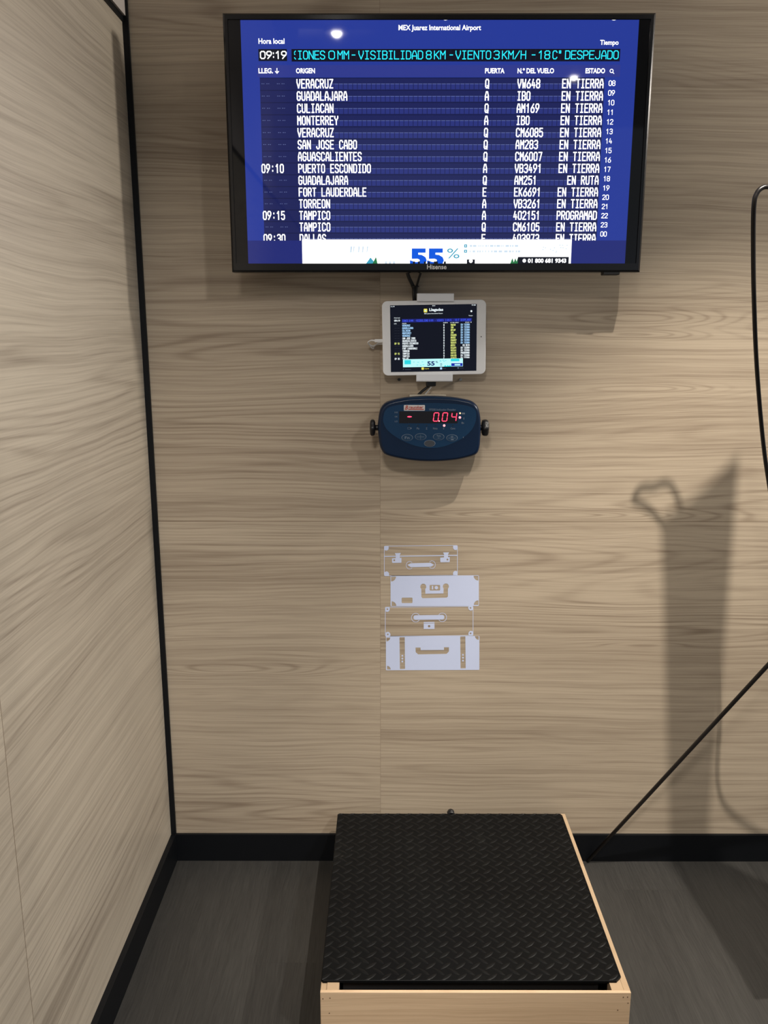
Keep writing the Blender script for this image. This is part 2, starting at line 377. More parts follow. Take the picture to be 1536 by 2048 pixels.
# ---- lettering: a stroke alphabet (4 x 6 grid) for boards and displays
Gl = {
 'A': [[(0, 0), (0, 3), (1.2, 6), (2.8, 6), (4, 3), (4, 0)], [(0, 2.2), (4, 2.2)]],
 'B': [[(0, 0), (0, 6), (3, 6), (4, 5.2), (4, 3.9), (3, 3.1), (0, 3.1)], [(3, 3.1), (4, 2.3), (4, .8), (3, 0), (0, 0)]],
 'C': [[(4, 4.8), (4, 5.1), (3, 6), (1, 6), (0, 5), (0, 1), (1, 0), (3, 0), (4, .9), (4, 1.2)]],
 'D': [[(0, 0), (0, 6), (2.8, 6), (4, 5), (4, 1), (2.8, 0), (0, 0)]],
 'E': [[(4, 6), (0, 6), (0, 0), (4, 0)], [(0, 3.1), (3.3, 3.1)]],
 'F': [[(4, 6), (0, 6), (0, 0)], [(0, 3.1), (3.3, 3.1)]],
 'G': [[(4, 4.8), (4, 5.1), (3, 6), (1, 6), (0, 5), (0, 1), (1, 0), (3, 0), (4, 1), (4, 2.9), (2.2, 2.9)]],
 'H': [[(0, 0), (0, 6)], [(4, 0), (4, 6)], [(0, 3.1), (4, 3.1)]],
 'I': [[(.6, 6), (3.4, 6)], [(2, 6), (2, 0)], [(.6, 0), (3.4, 0)]],
 'J': [[(3.6, 6), (3.6, 1), (2.7, 0), (1, 0), (0, 1), (0, 1.5)]],
 'K': [[(0, 0), (0, 6)], [(4, 6), (.3, 2.6)], [(1.2, 3.3), (4, 0)]],
 'L': [[(0, 6), (0, 0), (4, 0)]],
 'M': [[(0, 0), (0, 6), (2, 3), (4, 6), (4, 0)]],
 'N': [[(0, 0), (0, 6), (4, 0), (4, 6)]],
 'O': [[(1, 0), (3, 0), (4, 1), (4, 5), (3, 6), (1, 6), (0, 5), (0, 1), (1, 0)]],
 'P': [[(0, 0), (0, 6), (3, 6), (4, 5.1), (4, 3.7), (3, 2.8), (0, 2.8)]],
 'Q': [[(1, 0), (3, 0), (4, 1), (4, 5), (3, 6), (1, 6), (0, 5), (0, 1), (1, 0)], [(2.3, 1.6), (4, -.3)]],
 'R': [[(0, 0), (0, 6), (3, 6), (4, 5.1), (4, 3.8), (3, 3), (0, 3)], [(2, 3), (4, 0)]],
 'S': [[(4, 4.9), (4, 5.2), (3, 6), (1, 6), (0, 5.2), (0, 4), (1, 3.2), (3, 2.8), (4, 2), (4, .8), (3, 0), (1, 0), (0, .8), (0, 1.1)]],
 'T': [[(0, 6), (4, 6)], [(2, 6), (2, 0)]],
 'U': [[(0, 6), (0, 1), (1, 0), (3, 0), (4, 1), (4, 6)]],
 'V': [[(0, 6), (0, 4), (2, 0), (4, 4), (4, 6)]],
 'W': [[(0, 6), (.6, 0), (2, 3.4), (3.4, 0), (4, 6)]],
 'X': [[(0, 0), (4, 6)], [(0, 6), (4, 0)]],
 'Y': [[(0, 6), (0, 4.8), (2, 2.8), (4, 4.8), (4, 6)], [(2, 2.8), (2, 0)]],
 'Z': [[(0, 6), (4, 6), (0, 0), (4, 0)]],
 '0': [[(1, 0), (3, 0), (4, 1), (4, 5), (3, 6), (1, 6), (0, 5), (0, 1), (1, 0)]],
 '1': [[(.6, 4.6), (2.2, 6), (2.2, 0)]],
 '2': [[(0, 4.8), (0, 5.2), (1, 6), (3, 6), (4, 5.2), (4, 4), (0, .4), (0, 0), (4, 0)]],
 '3': [[(0, 5.2), (1, 6), (3, 6), (4, 5.2), (4, 3.9), (3, 3.1), (1.4, 3.1)], [(3, 3.1), (4, 2.3), (4, .8), (3, 0), (1, 0), (0, .8)]],
 '4': [[(1.6, 6), (0, 1.8), (4, 1.8)], [(2.9, 3.6), (2.9, 0)]],
 '5': [[(3.8, 6), (.3, 6), (.1, 3.2), (1, 3.7), (3, 3.7), (4, 2.8), (4, .9), (3, 0), (1, 0), (0, .9)]],
 '6': [[(3.2, 6), (.4, 3), (0, 2.2), (0, .9), (1, 0), (3, 0), (4, .9), (4, 2.4), (3, 3.3), (.6, 3.3)]],
 '7': [[(0, 6), (4, 6), (1.6, 0)]],
 '8': [[(1, 3.1), (0, 3.9), (0, 5.2), (1, 6), (3, 6), (4, 5.2), (4, 3.9), (3, 3.1), (1, 3.1), (0, 2.3), (0, .8), (1, 0), (3, 0), (4, .8), (4, 2.3), (3, 3.1)]],
 '9': [[(.8, 0), (3.6, 3), (4, 3.8), (4, 5.1), (3, 6), (1, 6), (0, 5.1), (0, 3.6), (1, 2.7), (3.4, 2.7)]],
 ':': [[(2, 1), (2, 1.6)], [(2, 4.2), (2, 4.8)]], '-': [[(.6, 3), (3.4, 3)]], '/': [[(0, 0), (4, 6)]], '.': [[(.4, 0), (.5, 0)]],
 'º': [[(1, 6), (2.4, 6), (2.4, 4.4), (1, 4.4), (1, 6)]], '[': [[(1.6, 5), (3, 6)], [(1.6, 4), (2.2, 3.4)], [(1.6, 1), (3, 0)]],
}


def stroke_text(mb, txt, x0, z0, pitch, gw, gh, w, y, mi=0, zmin=None, zmax=None):
    """monospaced lettering; strokes are thin quads; clipped between zmin and zmax"""
    for k, ch in enumerate(txt):
        for line in Gl.get(ch, []):
            P = [Vector((x0 + k * pitch + p[0] / 4 * gw, z0 + p[1] / 6 * gh)) for p in line]
            for a, b in zip(P[:-1], P[1:]):
                d = b - a
                if d.length < 1e-9: continue
                d.normalize(); n = Vector((-d.y, d.x)) * (w / 2); e = d * (w * 0.42)
                q = [a - e - n, b + e - n, b + e + n, a - e + n]
                for lim, sg in ((zmin, 1), (zmax, -1)):
                    if lim is None: continue
                    out = []
                    for i in range(len(q)):
                        A, B = q[i], q[(i + 1) % len(q)]
                        ia, ib = (A.y - lim) * sg >= 0, (B.y - lim) * sg >= 0
                        if ia: out.append(A)
                        if ia != ib: out.append(A + (B - A) * ((lim - A.y) / (B.y - A.y)))
                    q = out
                    if len(q) < 3: break
                if len(q) >= 3: mb.add([(p.x, y, p.y) for p in q], [tuple(range(len(q)))], mi)
    return mb


_tc = {}
def font_mesh(txt, bold=0.0, shear=0.0):
    key = (txt, bold, shear)
    if key in _tc: return _tc[key]
    c = bpy.data.curves.new('tmp_text', 'FONT'); c.body = txt; c.offset = bold; c.shear = shear; c.resolution_u = 3
    o = bpy.data.objects.new('tmp_text', c); COL.objects.link(o)
    dg = bpy.context.evaluated_depsgraph_get(); e = o.evaluated_get(dg); me = e.to_mesh()
    vs = [(v.co.x, v.co.y) for v in me.vertices]; fs = [tuple(p.vertices) for p in me.polygons]
    e.to_mesh_clear(); bpy.data.objects.remove(o); bpy.data.curves.remove(c)
    x0 = min(v[0] for v in vs); x1 = max(v[0] for v in vs); y0 = min(v[1] for v in vs); y1 = max(v[1] for v in vs)
    _tc[key] = ([((a - x0) / (x1 - x0), (b - y0) / (y1 - y0)) for a, b in vs], fs)
    return _tc[key]


def label_text(mb, txt, x0, x1, z0, z1, y, mi=0, bold=0.015, shear=0.0, ztop=None, zlow=None):
    vs, fs = font_mesh(txt, bold, shear)
    P = [(x0 + u * (x1 - x0), y, z0 + v * (z1 - z0)) for u, v in vs]
    out = []
    for f in fs:
        q = [Vector(P[i]) for i in f]; a, b, c = q[0], q[1], q[2]
        if (b - a).cross(c - a).y > 0: f = tuple(reversed(f))
        if zlow is not None:
            P2 = [Vector(P[i]) for i in f]; o2 = []
            for i in range(len(P2)):
                A, B = P2[i], P2[(i + 1) % len(P2)]
                if A.z >= zlow: o2.append(A)
                if (A.z >= zlow) != (B.z >= zlow): o2.append(A + (B - A) * ((zlow - A.z) / (B.z - A.z)))
            if len(o2) >= 3: mb.add(o2, [tuple(range(len(o2)))], mi)
        else: out.append(f)
    if out: mb.add(P, out, mi)
    return mb


# ------------------------------------------------------------------ the setting
XR, YF = 4.0, -5.0
XW = XL - 0.013           # face of the left wall
struct(MB().box(XL - 0.2, XR, 0.0, 0.12, -0.1, CEIL).build('wall_back', M['wall_back']))
struct(MB().box(XW - 0.12, XW, YF, 0.0, -0.1, ZT).build('wall_left', M['wall_left']))
struct(MB().box(XW - 0.12, XL - 0.005, YF, 0.0, ZT + 0.012, CEIL).build('wall_left_upper', M['wall_upper']))
struct(MB().box(XW - 0.2, XR, YF, 0.12, -0.12, 0.0).build('floor', M['floor']))
struct(MB().box(XW - 0.2, XR, YF, 0.12, CEIL, CEIL + 0.1).build('ceiling', M['ceiling']))
struct(MB().box(XL, XR, -0.008, 0.0, 0.0, ZB).build('baseboard_back', M['black_trim']))
struct(MB().box(XW, XL, YF, -0.008, 0.0, ZB).build('baseboard_left', M['black_trim']))
struct(MB().box(XW, XL, -0.007, 0.0, ZB, CEIL).build('trim_1', M['black_trim']))
struct(MB().box(XW - 0.05, XW + 0.003, YF, -0.007, ZT, ZT + 0.012).build('trim_2', M['black_trim']))


# ------------------------------------------------------------------ ceiling lamps
def spot(name, loc, energy, colr, aim, parent, radius=0.015, angle=150, blend=0.5):
    l = bpy.data.lights.new(name, 'SPOT'); l.energy = energy; l.color = colr; l.shadow_soft_size = radius
    l.spot_size = math.radians(angle); l.spot_blend = blend
    o = bpy.data.objects.new(name, l); COL.objects.link(o)
    o.rotation_euler = (Vector(aim) - Vector(loc)).to_track_quat('-Z', 'Y').to_euler()
    o.parent = parent; o.location = Vector(loc) - Vector(parent['_o'])
    return o


def lens_mesh(cx, cy, z, r):
    mb = MB(); loops = []
    for k in range(7):
        a = math.pi / 2 * k / 6
        loops.append([(cx + r * math.cos(a) * math.cos(t * math.pi / 12) + (0 if k < 6 else 0), cy + r * math.cos(a) * math.sin(t * math.pi / 12), z - r * 0.8 * math.sin(a)) for t in range(24)])
    loops[-1] = [(cx + 0.0005 * math.cos(t * math.pi / 12), cy + 0.0005 * math.sin(t * math.pi / 12), z - r * 0.8) for t in range(24)]
    return mb.loft(loops[::-1])


LL = ['round white ceiling spotlight nearest the wood wall', 'round white ceiling spotlight reflected near the left top of the television', 'round white ceiling spotlight reflected near the right of the television', 'added unseen ceiling spotlight far to the right brightening the left wall']
for (x, y, en, c, lr, aim, ang, bl, sft), lb in zip(LAMPS, LL):
    t = thing('ceiling_spotlight', lb, 'lamp', (x, y, CEIL), 'ceiling spotlights')
    MB().cyl((x, y, CEIL - 0.012), (x, y, CEIL), 0.062, 0.066, 32).build('trim_ring', M['lamp_metal'], t)
    lens_mesh(x, y, CEIL - 0.012, lr).build('lens', M['lamp_glow'], t)
    spot('spot_bulb', (x, y, CEIL - 0.055), en, c, aim, t, angle=ang, blend=bl, radius=sft)
gx, gy, gz, ge, gc = GRAZE
t = thing('pendant_lamp', 'small pendant lamp hanging beside the wood wall far to the right', 'lamp', (gx, gy, CEIL))
MB().cyl((gx, gy, gz + 0.12), (gx, gy, CEIL), 0.006).build('stem', M['lamp_metal'], t)
MB().cyl((gx, gy, gz + 0.01), (gx, gy, gz + 0.12), 0.06, 0.03, 32).build('lamp_shade', M['lamp_metal'], t)
lens_mesh(gx, gy, gz + 0.01, 0.05).build('lens', M['lamp_glow'], t)
spot('spot_bulb', (gx, gy, gz - 0.05), ge, gc, (-0.62, -1.1, 1.2), t, radius=0.10, angle=110, blend=0.6)


# ------------------------------------------------------------------ television
TVY = -0.110
tvTL, tvTR, tvBL, tvBR = at(443, 22, TVY), at(1313, 28, TVY), at(465, 543, TVY), at(1280, 545, TVY)
tx0, tx1 = (tvTL.x + tvBL.x) / 2, (tvTR.x + tvBR.x) / 2
tz0, tz1 = (tvBL.z + tvBR.z) / 2, (tvTL.z + tvTR.z) / 2
tv = thing('television', 'large black flat television showing a blue flight arrivals board on the wood wall', 'television', ((tx0 + tx1) / 2, 0, (tz0 + tz1) / 2))
# screen opening
gx0, gx1 = tx0 + 0.010, tx1 - 0.010
gz1, gz0 = tz1 - 0.012, at(880, 527, TVY).z
mb = MB()
def ring_faces(outer, inner, mi=0):
    n = len(outer); mb.add(list(outer) + list(inner), [(i, (i + 1) % n, n + (i + 1) % n, n + i) for i in range(n)], mi)
rc = lambda x0, x1, z0, z1, y: [(x0, y, z0), (x1, y, z0), (x1, y, z1), (x0, y, z1)]
b = 0.004
O0 = rc(tx0, tx1, tz0, tz1, TVY + 0.040); O1 = rc(tx0, tx1, tz0, tz1, TVY + b)
O2 = rc(tx0 + b, tx1 - b, tz0 + b, tz1 - b, TVY); I0 = rc(gx0, gx1, gz0, gz1, TVY); I1 = rc(gx0, gx1, gz0, gz1, TVY + 0.0035)
for A_, B_ in ((O0, O1), (O1, O2), (O2, I0), (I0, I1)): ring_faces(A_, B_)
mb.build('bezel', M['tv_bezel'], tv)
MB().box(tx0 + 0.012, tx1 - 0.012, TVY + 0.012, TVY + 0.045, tz0 + 0.01, tz1 - 0.01, bev=0.004).box(tx0 + 0.16, tx1 - 0.16, TVY + 0.045, TVY + 0.075, tz0 + 0.03, tz1 - 0.12, bev=0.01).build('back_cover', M['tv_back'], tv)
MB().box(-0.13, 0.27, TVY + 0.075, -0.002, tz0 + 0.12, tz0 + 0.34, bev=0.002).build('wall_bracket', M['tv_back'], tv)
SY = TVY + 0.0030
scr = MB().rect(gx0, gx1, gz0, gz1, SY).build('screen', M['glass'], tv)
def wx(px, py): return at(px, py, SY).x
def wz(py, px=880): return at(px, py, SY).z
ix0, ix1 = (wx(480, 33) + wx(497, 525)) / 2, (wx(1277, 40) + wx(1251, 525)) / 2
iz1, iz0 = gz1 - 0.001, gz0
L = lambda k: SY - 0.0002 * k
zfoot = wz(481)
mb = MB().rect(ix0, ix1, zfoot, iz1, L(1), 0).rect(ix0, ix1, iz0, zfoot, L(1), 1)
mb.build('blue_background', [M['s_blue'], M['s_foot']], scr, 'bright blue backdrop of the arrivals page')
# headings
mb = MB()
def tv_label(mb, txt, px0, px1, pyt, pyb, lay=3, mi=0, bold=0.02, **k):
    pm = (pyt + pyb) / 2
    return label_text(mb, txt, wx(px0, pm), wx(px1, pm), wz(pyb, px0), wz(pyt, px0), L(lay), mi, bold, **k)
tv_label(mb, 'MEX Juarez International Airport', 797, 962, 50, 64)
mb.build('airport_title', M['s_white'], scr, 'white airport name'); mb = MB()
tv_label(mb, 'Hora local', 517, 569, 77, 88); mb.build('clock_caption', M['s_white'], scr, 'white caption above the clock'); mb = tv_label(MB(), 'Tiempo', 1200, 1237, 80, 93); mb.build('weather_caption', M['s_white'], scr, 'white caption above the ticker')
for px in (891, 1228):
    c = at(px, 32, SY); r = 0.0085
    P = [(c.x + r * math.cos(a), c.z + r * math.sin(a)) for a in [math.pi + math.pi * i / 16 for i in range(17)]]
    top = iz1 - 0.0003
    P = [(x, min(z, top)) for x, z in P]; MB().poly(P, L(3)).build('round_icon', M['s_white'], scr, 'white round icon cut by the top of the screen')
# clock and ticker
cx0, cx1 = wx(517, 110), wx(574, 110); cz0, cz1 = wz(122), wz(98)
mb = MB().rect(cx0, cx1, cz0, cz1, L(2), 0)
stroke_text(mb, '09', wx(521, 110), wz(117), 0.0133, 0.0095, 0.0135, 0.0022, L(3), 1)
stroke_text(mb, ':', wx(521, 110) + 0.0225, wz(117), 0.0133, 0.0095, 0.0135, 0.0022, L(3), 1)
stroke_text(mb, '19', wx(521, 110) + 0.0318, wz(117), 0.0125, 0.0095, 0.0135, 0.0022, L(3), 1)
mb.build('clock_display', [M['s_black'], M['s_white']], scr, 'small black clock panel reading 09:19')
k0, k1 = wx(583, 110), wx(1240, 110); q0, q1 = wz(123), wz(98)
mb = MB().rect(k0, k1, q0, q1, L(2), 0)
for i in range(66):     # fine cell lines of the dot display
    xx = k0 + (k1 - k0) * i / 66; mb.rect(xx, xx + 0.0006, q0, q1, L(2.4), 2)
segs = [('[', 586, 592), ('IONES', 595, 649), ('0', 657, 669), ('MM', 675, 697), ('-', 702, 711), ('VISIBILIDAD', 717, 845), ('8', 852, 862), ('KM', 868, 890), ('-', 898, 906),
        ('VIENTO', 911, 981), ('3', 987, 998), ('KM/H', 1004, 1051), ('-', 1062, 1071), ('18', 1076, 1099), ('Cº', 1105, 1124), ('DESPEJADO', 1130, 1236)]
for s_, p0, p1 in segs:
    X0, X1 = wx(p0, 111), wx(p1, 111); n = len(s_); pitch = (X1 - X0) / (n - 0.22)
    stroke_text(mb, s_, X0 + 0.0008, wz(118, 900), pitch, pitch * 0.74, 0.0152, 0.0018, L(3), 1)
mb.build('ticker_display', [M['s_black'], M['s_cyan'], M['s_gap']], scr, 'cyan dot lettering of the weather ticker')
# column heads
hx0, hx1 = wx(515, 142), wx(1240, 142)
mb = MB().rect(hx0, hx1, wz(154), wz(130), L(2), 0)
for s_, a, b_ in (('LLEG.', 517, 546), ('ORIGEN', 592, 630), ('PUERTA', 970, 1009), ('N.º DEL VUELO', 1035, 1108), ('ESTADO', 1171, 1210)):
    tv_label(mb, s_, a, b_, 136.5, 147, mi=1, bold=0.03)
c = at(554, 142, SY); mb.rect(c.x - 0.0008, c.x + 0.0008, c.z - 0.0045, c.z + 0.0055, L(3), 1)
mb.poly([(c.x - 0.0045, c.z - 0.001), (c.x, c.z - 0.0058), (c.x + 0.0045, c.z - 0.001), (c.x + 0.003, c.z), (c.x, c.z - 0.003), (c.x - 0.003, c.z)], L(3.2), 1)
c = at(1223, 142, SY); mb.poly(circ(c.x, c.z, 0.0040), L(3), 1, [circ(c.x, c.z, 0.0025)])
mb.poly([(c.x + 0.0022, c.z - 0.0032), (c.x + 0.0052, c.z - 0.0060), (c.x + 0.0060, c.z - 0.0050), (c.x + 0.0032, c.z - 0.0022)], L(3.2), 1)
mb.build('column_heading_band', [M['s_band'], M['s_white']], scr, 'slate blue band of white column headings')
# split-flap rows
rows = [(None, 'VERACRUZ', 'Q', 'VW648', 'EN TIERRA'), (None, 'GUADALAJARA', 'A', 'IBO', 'EN TIERRA'), (None, 'CULIACAN', 'Q', 'AM169', 'EN TIERRA'),
        (None, 'MONTERREY', 'A', 'IBO', 'EN TIERRA'), (None, 'VERACRUZ', 'Q', 'CM6085', 'EN TIERRA'), (None, 'SAN JOSE CABO', 'Q', 'AM283', 'EN TIERRA'),
        (None, 'AGUASCALIENTES', 'Q', 'CM6007', 'EN TIERRA'), ('09:10', 'PUERTO ESCONDIDO', 'A', 'VB3491', 'EN TIERRA'), (None, 'GUADALAJARA', 'Q', 'AM251', 'EN RUTA'),
        (None, 'FORT LAUDERDALE', 'E', 'EK6691', 'EN TIERRA'), (None, 'TORREON', 'A', 'VB3261', 'EN TIERRA'), ('09:15', 'TAMPICO', 'A', '402151', 'PROGRAMAD'),
        (None, 'TAMPICO', 'Q', 'CM6105', 'EN TIERRA'), ('09:30', 'DALLAS', 'E', '403973', 'EN TIERRA')]
zr0, zr12 = wz(167.5), wz(454)
dz = (zr0 - zr12) / 12
bx0, bx1 = (wx(519, 167) + wx(529, 453)) / 2, (wx(1209, 167) + wx(1194, 453)) / 2
ox = (wx(592, 167) + wx(600, 453)) / 2
txm = (wx(524, 337) + wx(527, 430)) / 2
gx_ = (wx(970, 167) + wx(964, 453)) / 2
fx = (wx(1035, 167) + wx(1026, 453)) / 2
ex = (wx(1208, 167) + wx(1194, 453)) / 2
PITCH_C = 0.00985
board = MB(); tx = MB()
for r, (tm, o_, g_, f_, e_) in enumerate(rows):
    zc = zr0 - r * dz; lo, hi = zc - dz / 2, zc + dz / 2
    if hi < zfoot: continue
    lo_ = max(lo, zfoot)
    board.rect(bx0, bx1, lo_, hi, L(2), 0)
    board.rect(bx0, bx1, max(lo_, hi - 0.0016), hi, L(2.3), 3)
    zmid = zc - 0.0008
    x = ox
    while x < bx1 - PITCH_C and zmid > zfoot + 0.001:
        board.rect(x + 0.0008, x + PITCH_C - 0.0008, max(lo_ + 0.001, zfoot), zmid, L(2.3), 1)
        board.rect(x + 0.0006, x + PITCH_C - 0.0006, zmid + 0.0001, zmid + 0.0008, L(2.5), 2)
        x += PITCH_C
    H = 0.0163; zb = zc - H / 2; w = 0.0024
    if tm: stroke_text(tx, tm, txm, zb, PITCH_C, 0.0062, H, w, L(3), 0, zmin=zfoot)
    elif zc > zfoot + 0.003:
        for q in (0, 1.05, 3.3, 4.3):
            board.rect(txm + 0.004 + q * PITCH_C, txm + 0.0065 + q * PITCH_C, zc - 0.0004, zc + 0.0006, L(2.5), 4)
            board.rect(txm + 0.0080 + q * PITCH_C, txm + 0.0100 + q * PITCH_C, zc - 0.0004, zc + 0.0006, L(2.5), 4)
    for s_, X in ((o_, ox), (g_, gx_), (f_, fx)):
        stroke_text(tx, s_, X + 0.001, zb, PITCH_C, 0.0062, H, w, L(3), 0, zmin=zfoot)
    stroke_text(tx, e_, ex - len(e_) * PITCH_C + 0.0012, zb, PITCH_C, 0.0062, H, w, L(3), 0, zmin=zfoot)
board.build('arrivals_board', [M['s_row'], M['s_row_lo'], M['s_line'], M['s_gap'], M['s_dim']], scr, 'navy split flap rows')
tx.build('arrivals_lettering', M['s_white'], scr, 'white split flap lettering of the flights')
mb = MB()
for i in range(17):
    h = (8 + i) % 24; py = 166.5 + (468 - 166.5) * i / 16; px = 1224 + (1207 - 1224) * i / 16
    # row spacing follows the slant of the list
    zc = wz(166.5, 1224) + (wz(468, 1207) - wz(166.5, 1224)) * i / 16; xc = wx(1224, 166) + (wx(1207, 468) - wx(1224, 166)) * i / 16
    stroke_text(mb, '%02d' % h, xc - 0.0064, zc - 0.0047, 0.0074, 0.0053, 0.0094, 0.00135, L(3))
mb.build('hour_list', M['s_white'], scr, 'small white column of hours')
# advert strip
a0, a1, at_, ab = (wx(604, 480) + wx(605, 525)) / 2, (wx(1143, 480) + wx(1142, 525)) / 2, wz(479), iz0
mb = MB().rect(a0, a1, ab, at_, L(3.5), 0)
X = lambda px: wx(px, 505); Z = lambda py: wz(py)
label_text(mb, '55', X(820), X(888), Z(533), Z(497), L(4.5), 1, 0.05, zlow=ab)
label_text(mb, '%', X(894), X(919), Z(517), Z(497), L(4.5), 2, 0.0)
for yy in (492, 502.5):
    mb.rect(X(928), X(934), Z(yy + 3), Z(yy - 3), L(4.5), 2); mb.rect(X(930), X(932), Z(yy + 1), Z(yy - 1), L(4.8), 0)
for row_, (p0, p1, yy) in enumerate(((939, 1038, 492), (939, 1044, 503))):
    x = p0
    while x < p1 - 4:
        l_ = random.choice((2, 3, 5, 7)); mb.rect(X(x), X(min(p1, x + l_)), Z(yy + 2.0), Z(yy - 2.0), L(4.5), 3); x += l_ + random.choice((1.5, 2.5, 4))
mb.rect(X(1036), X(1138), ab, Z(514), L(4.2), 4)
label_text(mb, '01 800 681 9343', X(1056), X(1133), Z(526), Z(517), L(4.8), 0, 0.04, zlow=ab)
mb.poly(circ(X(1049), Z(521.5), 0.0040, n=12), L(4.8), 0)
mb.rect(X(934), X(950), ab, Z(519), L(4.2), 4); mb.poly(circ(X(942), Z(522), 0.0042, n=12), L(4.6), 0)
for x, w_, c_ in ((700, 3, 3), (706, 1.5, 3), (716, 2, 3), (724, 2, 3), (733, 1.5, 3)): mb.poly([(X(x), Z(505)), (X(x + w_), Z(505)), (X(x + w_ + 2), Z(493)), (X(x + 1), Z(493))], L(4.5), 3)
mb.poly([(X(732), ab), (X(741), Z(515)), (X(751), ab)], L(4.5), 2); mb.poly([(X(745), ab), (X(752), Z(514)), (X(755), ab)], L(4.7), 5)
for x in (770, 778, 786, 826, 836, 848, 856, 868, 872, 888): mb.rect(X(x), X(x + 4), ab, Z(523), L(4.7), 4 if x > 820 else 3)
for x in (1021, 1027, 1032): mb.poly([(X(x), ab), (X(x + 4), Z(516)), (X(x + 8), ab)], L(4.1), 5)
for k in range(14):
    x = 1080 + 54 * random.random(); y_ = 489 + 20 * random.random(); mb.rect(X(x), X(x + 3), Z(y_ + 1), Z(y_ - 1), L(4.5), 3)
mb.build('advert_banner', [M['s_white'], M['s_ad_blue'], M['s_ad_teal'], M['s_ad_pale'], M['s_black'], M['s_green']], scr, 'white advert strip with blue 55 % offer')
# maker's lettering and underside pieces
mb = label_text(MB(), 'Hisense', at(854, 533, TVY).x, at(893, 533, TVY).x, at(870, 538.5, TVY).z, at(870, 529, TVY).z, TVY - 0.0003, 0, 0.015)
mb.build('maker_lettering', mat('silver_print', (0.85, 0.85, 0.86), 0.4), tv, 'small silver maker lettering')
p = at(1222, 546, TVY + 0.01); MB().box(p.x - 0.018, p.x + 0.018, TVY + 0.004, TVY + 0.03, tz0 - 0.006, tz0 + 0.002, bev=0.002).build('sensor_pod', M['tv_back'], tv)

# ------------------------------------------------------------------ cables under the television
def cable(name, pts, r, m, label, k=8):
    o = MB().tube(catmull(pts, k), r).build(name, m); return tag(o, label, 'cable')
cable('power_cable', [at(812, 536, -0.03), at(818, 555, -0.028), at(827, 575, -0.015), at(828, 592, -0.012), at(829, 606, -0.008)], 0.0042, M['black_rubber'], 'thicker black cable dropping left of centre from the television to the tablet')
cable('video_cable', [at(846, 536, -0.03), at(840, 550, -0.028), at(833.5, 573, -0.016), at(832.5, 592, -0.014), at(835, 606, -0.008)], 0.0026, M['black_rubber'], 'thinner black cable slanting in from the right under the television')
o = MB().tube([at(830, 573, -0.0145) + Vector((0.0085 * math.cos(a), 0.0075 * math.sin(a), 0)) for a in [2 * math.pi * i / 16 for i in range(17)]], 0.0015, 6)
o.build('cable_tie', M['black_plastic']); o = COL.objects[-1]; tag(o, 'black tie binding the two cables just below the television', 'cable tie')

# ------------------------------------------------------------------ tablet
TY = -0.040
tc = (at(761, 602, TY) + at(974, 598, TY) + at(766, 752, TY) + at(972, 749, TY)) / 4
ROLL = -0.016
tab = thing('tablet', 'white tablet computer showing a dark arrivals list, held on the wall under the television', 'tablet', (tc.x, TY, tc.z), rot=(0, ROLL, 0))
tab['_o'] = (0, 0, 0)
TW, TH = 0.240, 0.1695
def slab(x0, x1, z0, z1, r, yb, yf, bv):
    s = [(rrect(x0 + d, x1 - d, z0 + d, z1 - d, max(r - d, 0.001)), y) for d, y in ((bv * 2, yb), (0, yb - bv * 1.6), (0, yf + bv), (bv * 0.3, yf + bv * 0.3), (bv, yf))]
    return MB().loft([[(p[0], y, p[1]) for p in L_] for L_, y in s])
slab(-TW / 2, TW / 2, -TH / 2, TH / 2, 0.0125, 0.0075, 0.0, 0.0013).build('body', M['tab_white'], tab)
sx0, sx1, sz0, sz1 = -0.1012, 0.0985, -0.0765, 0.0750
ts = MB().rect(sx0, sx1, sz0, sz1, -0.0004).build('screen', M['t_bg'], tab)
TU = lambda u: sx0 + (sx1 - sx0) * u
TV_ = lambda v: sz1 - (sz1 - sz0) * v
E_ = lambda k: -0.0004 - 0.00015 * k
def tl(mb, txt, u0, u1, v0, v1, mi=0, bold=0.01, k=2): return label_text(mb, txt, TU(u0), TU(u1), TV_(v1), TV_(v0), E_(k), mi, bold)
mb = MB()
tl(mb, 'iPad', .008, .032, .012, .026); SW = M['t_white']; tl(MB(), '09:19', .487, .52, .008, .024).build('status_clock', SW, ts); tl(mb2 := MB(), '100%', .94, .965, .008, .022)
mb2.rect(TU(.97), TU(.985), TV_(.022), TV_(.009), E_(2)); mb2.build('battery_status', SW, ts); mb.poly(circ(TU(.045), TV_(.018), 0.0012, n=10), E_(2))
mb.build('status_line', M['t_white'], ts, 'tiny white status line'); mb = MB()
tl(mb, 'Llegadas', .452, .612, .052, .107, bold=0.03); tl(mb, 'MEX Juarez International Airport', .395, .607, .122, .142)
mb.build('page_title', M['t_white'], ts, 'white page title'); mb = MB()
tl(mb, 'Hora local', .046, .112, .178, .195); mb.build('clock_caption', M['t_white'], ts, 'tiny white clock caption'); tl(MB(), 'Tiempo', .905, .952, .163, .182).build('weather_caption', M['t_white'], ts, 'tiny white ticker caption'); mb = MB()
tl(mb, '09:19', .046, .113, .213, .243, bold=0.03); mb.build('clock_text', M['t_white'], ts, 'tiny white clock'); mb = MB(); tl(mb, 'LLEG.', .044, .075, .265, .280); tl(mb, 'ORIGEN', .137, .187, .265, .280)
mb.build('route_headings', M['t_white'], ts, 'tiny white left headings'); mb = MB()
tl(mb, 'PUERTA', .613, .665, .262, .277); tl(mb, 'N.º DEL VUELO', .696, .790, .262, .277); tl(mb, 'ESTADO', .868, .915, .262, .277)
MB().poly(circ(TU(.937), TV_(.105), 0.0022, n=20), E_(2)).build('settings_icon', M['t_white'], ts, 'white round icon'); mb.poly(circ(TU(.934), TV_(.268), 0.0011, n=12), E_(2))
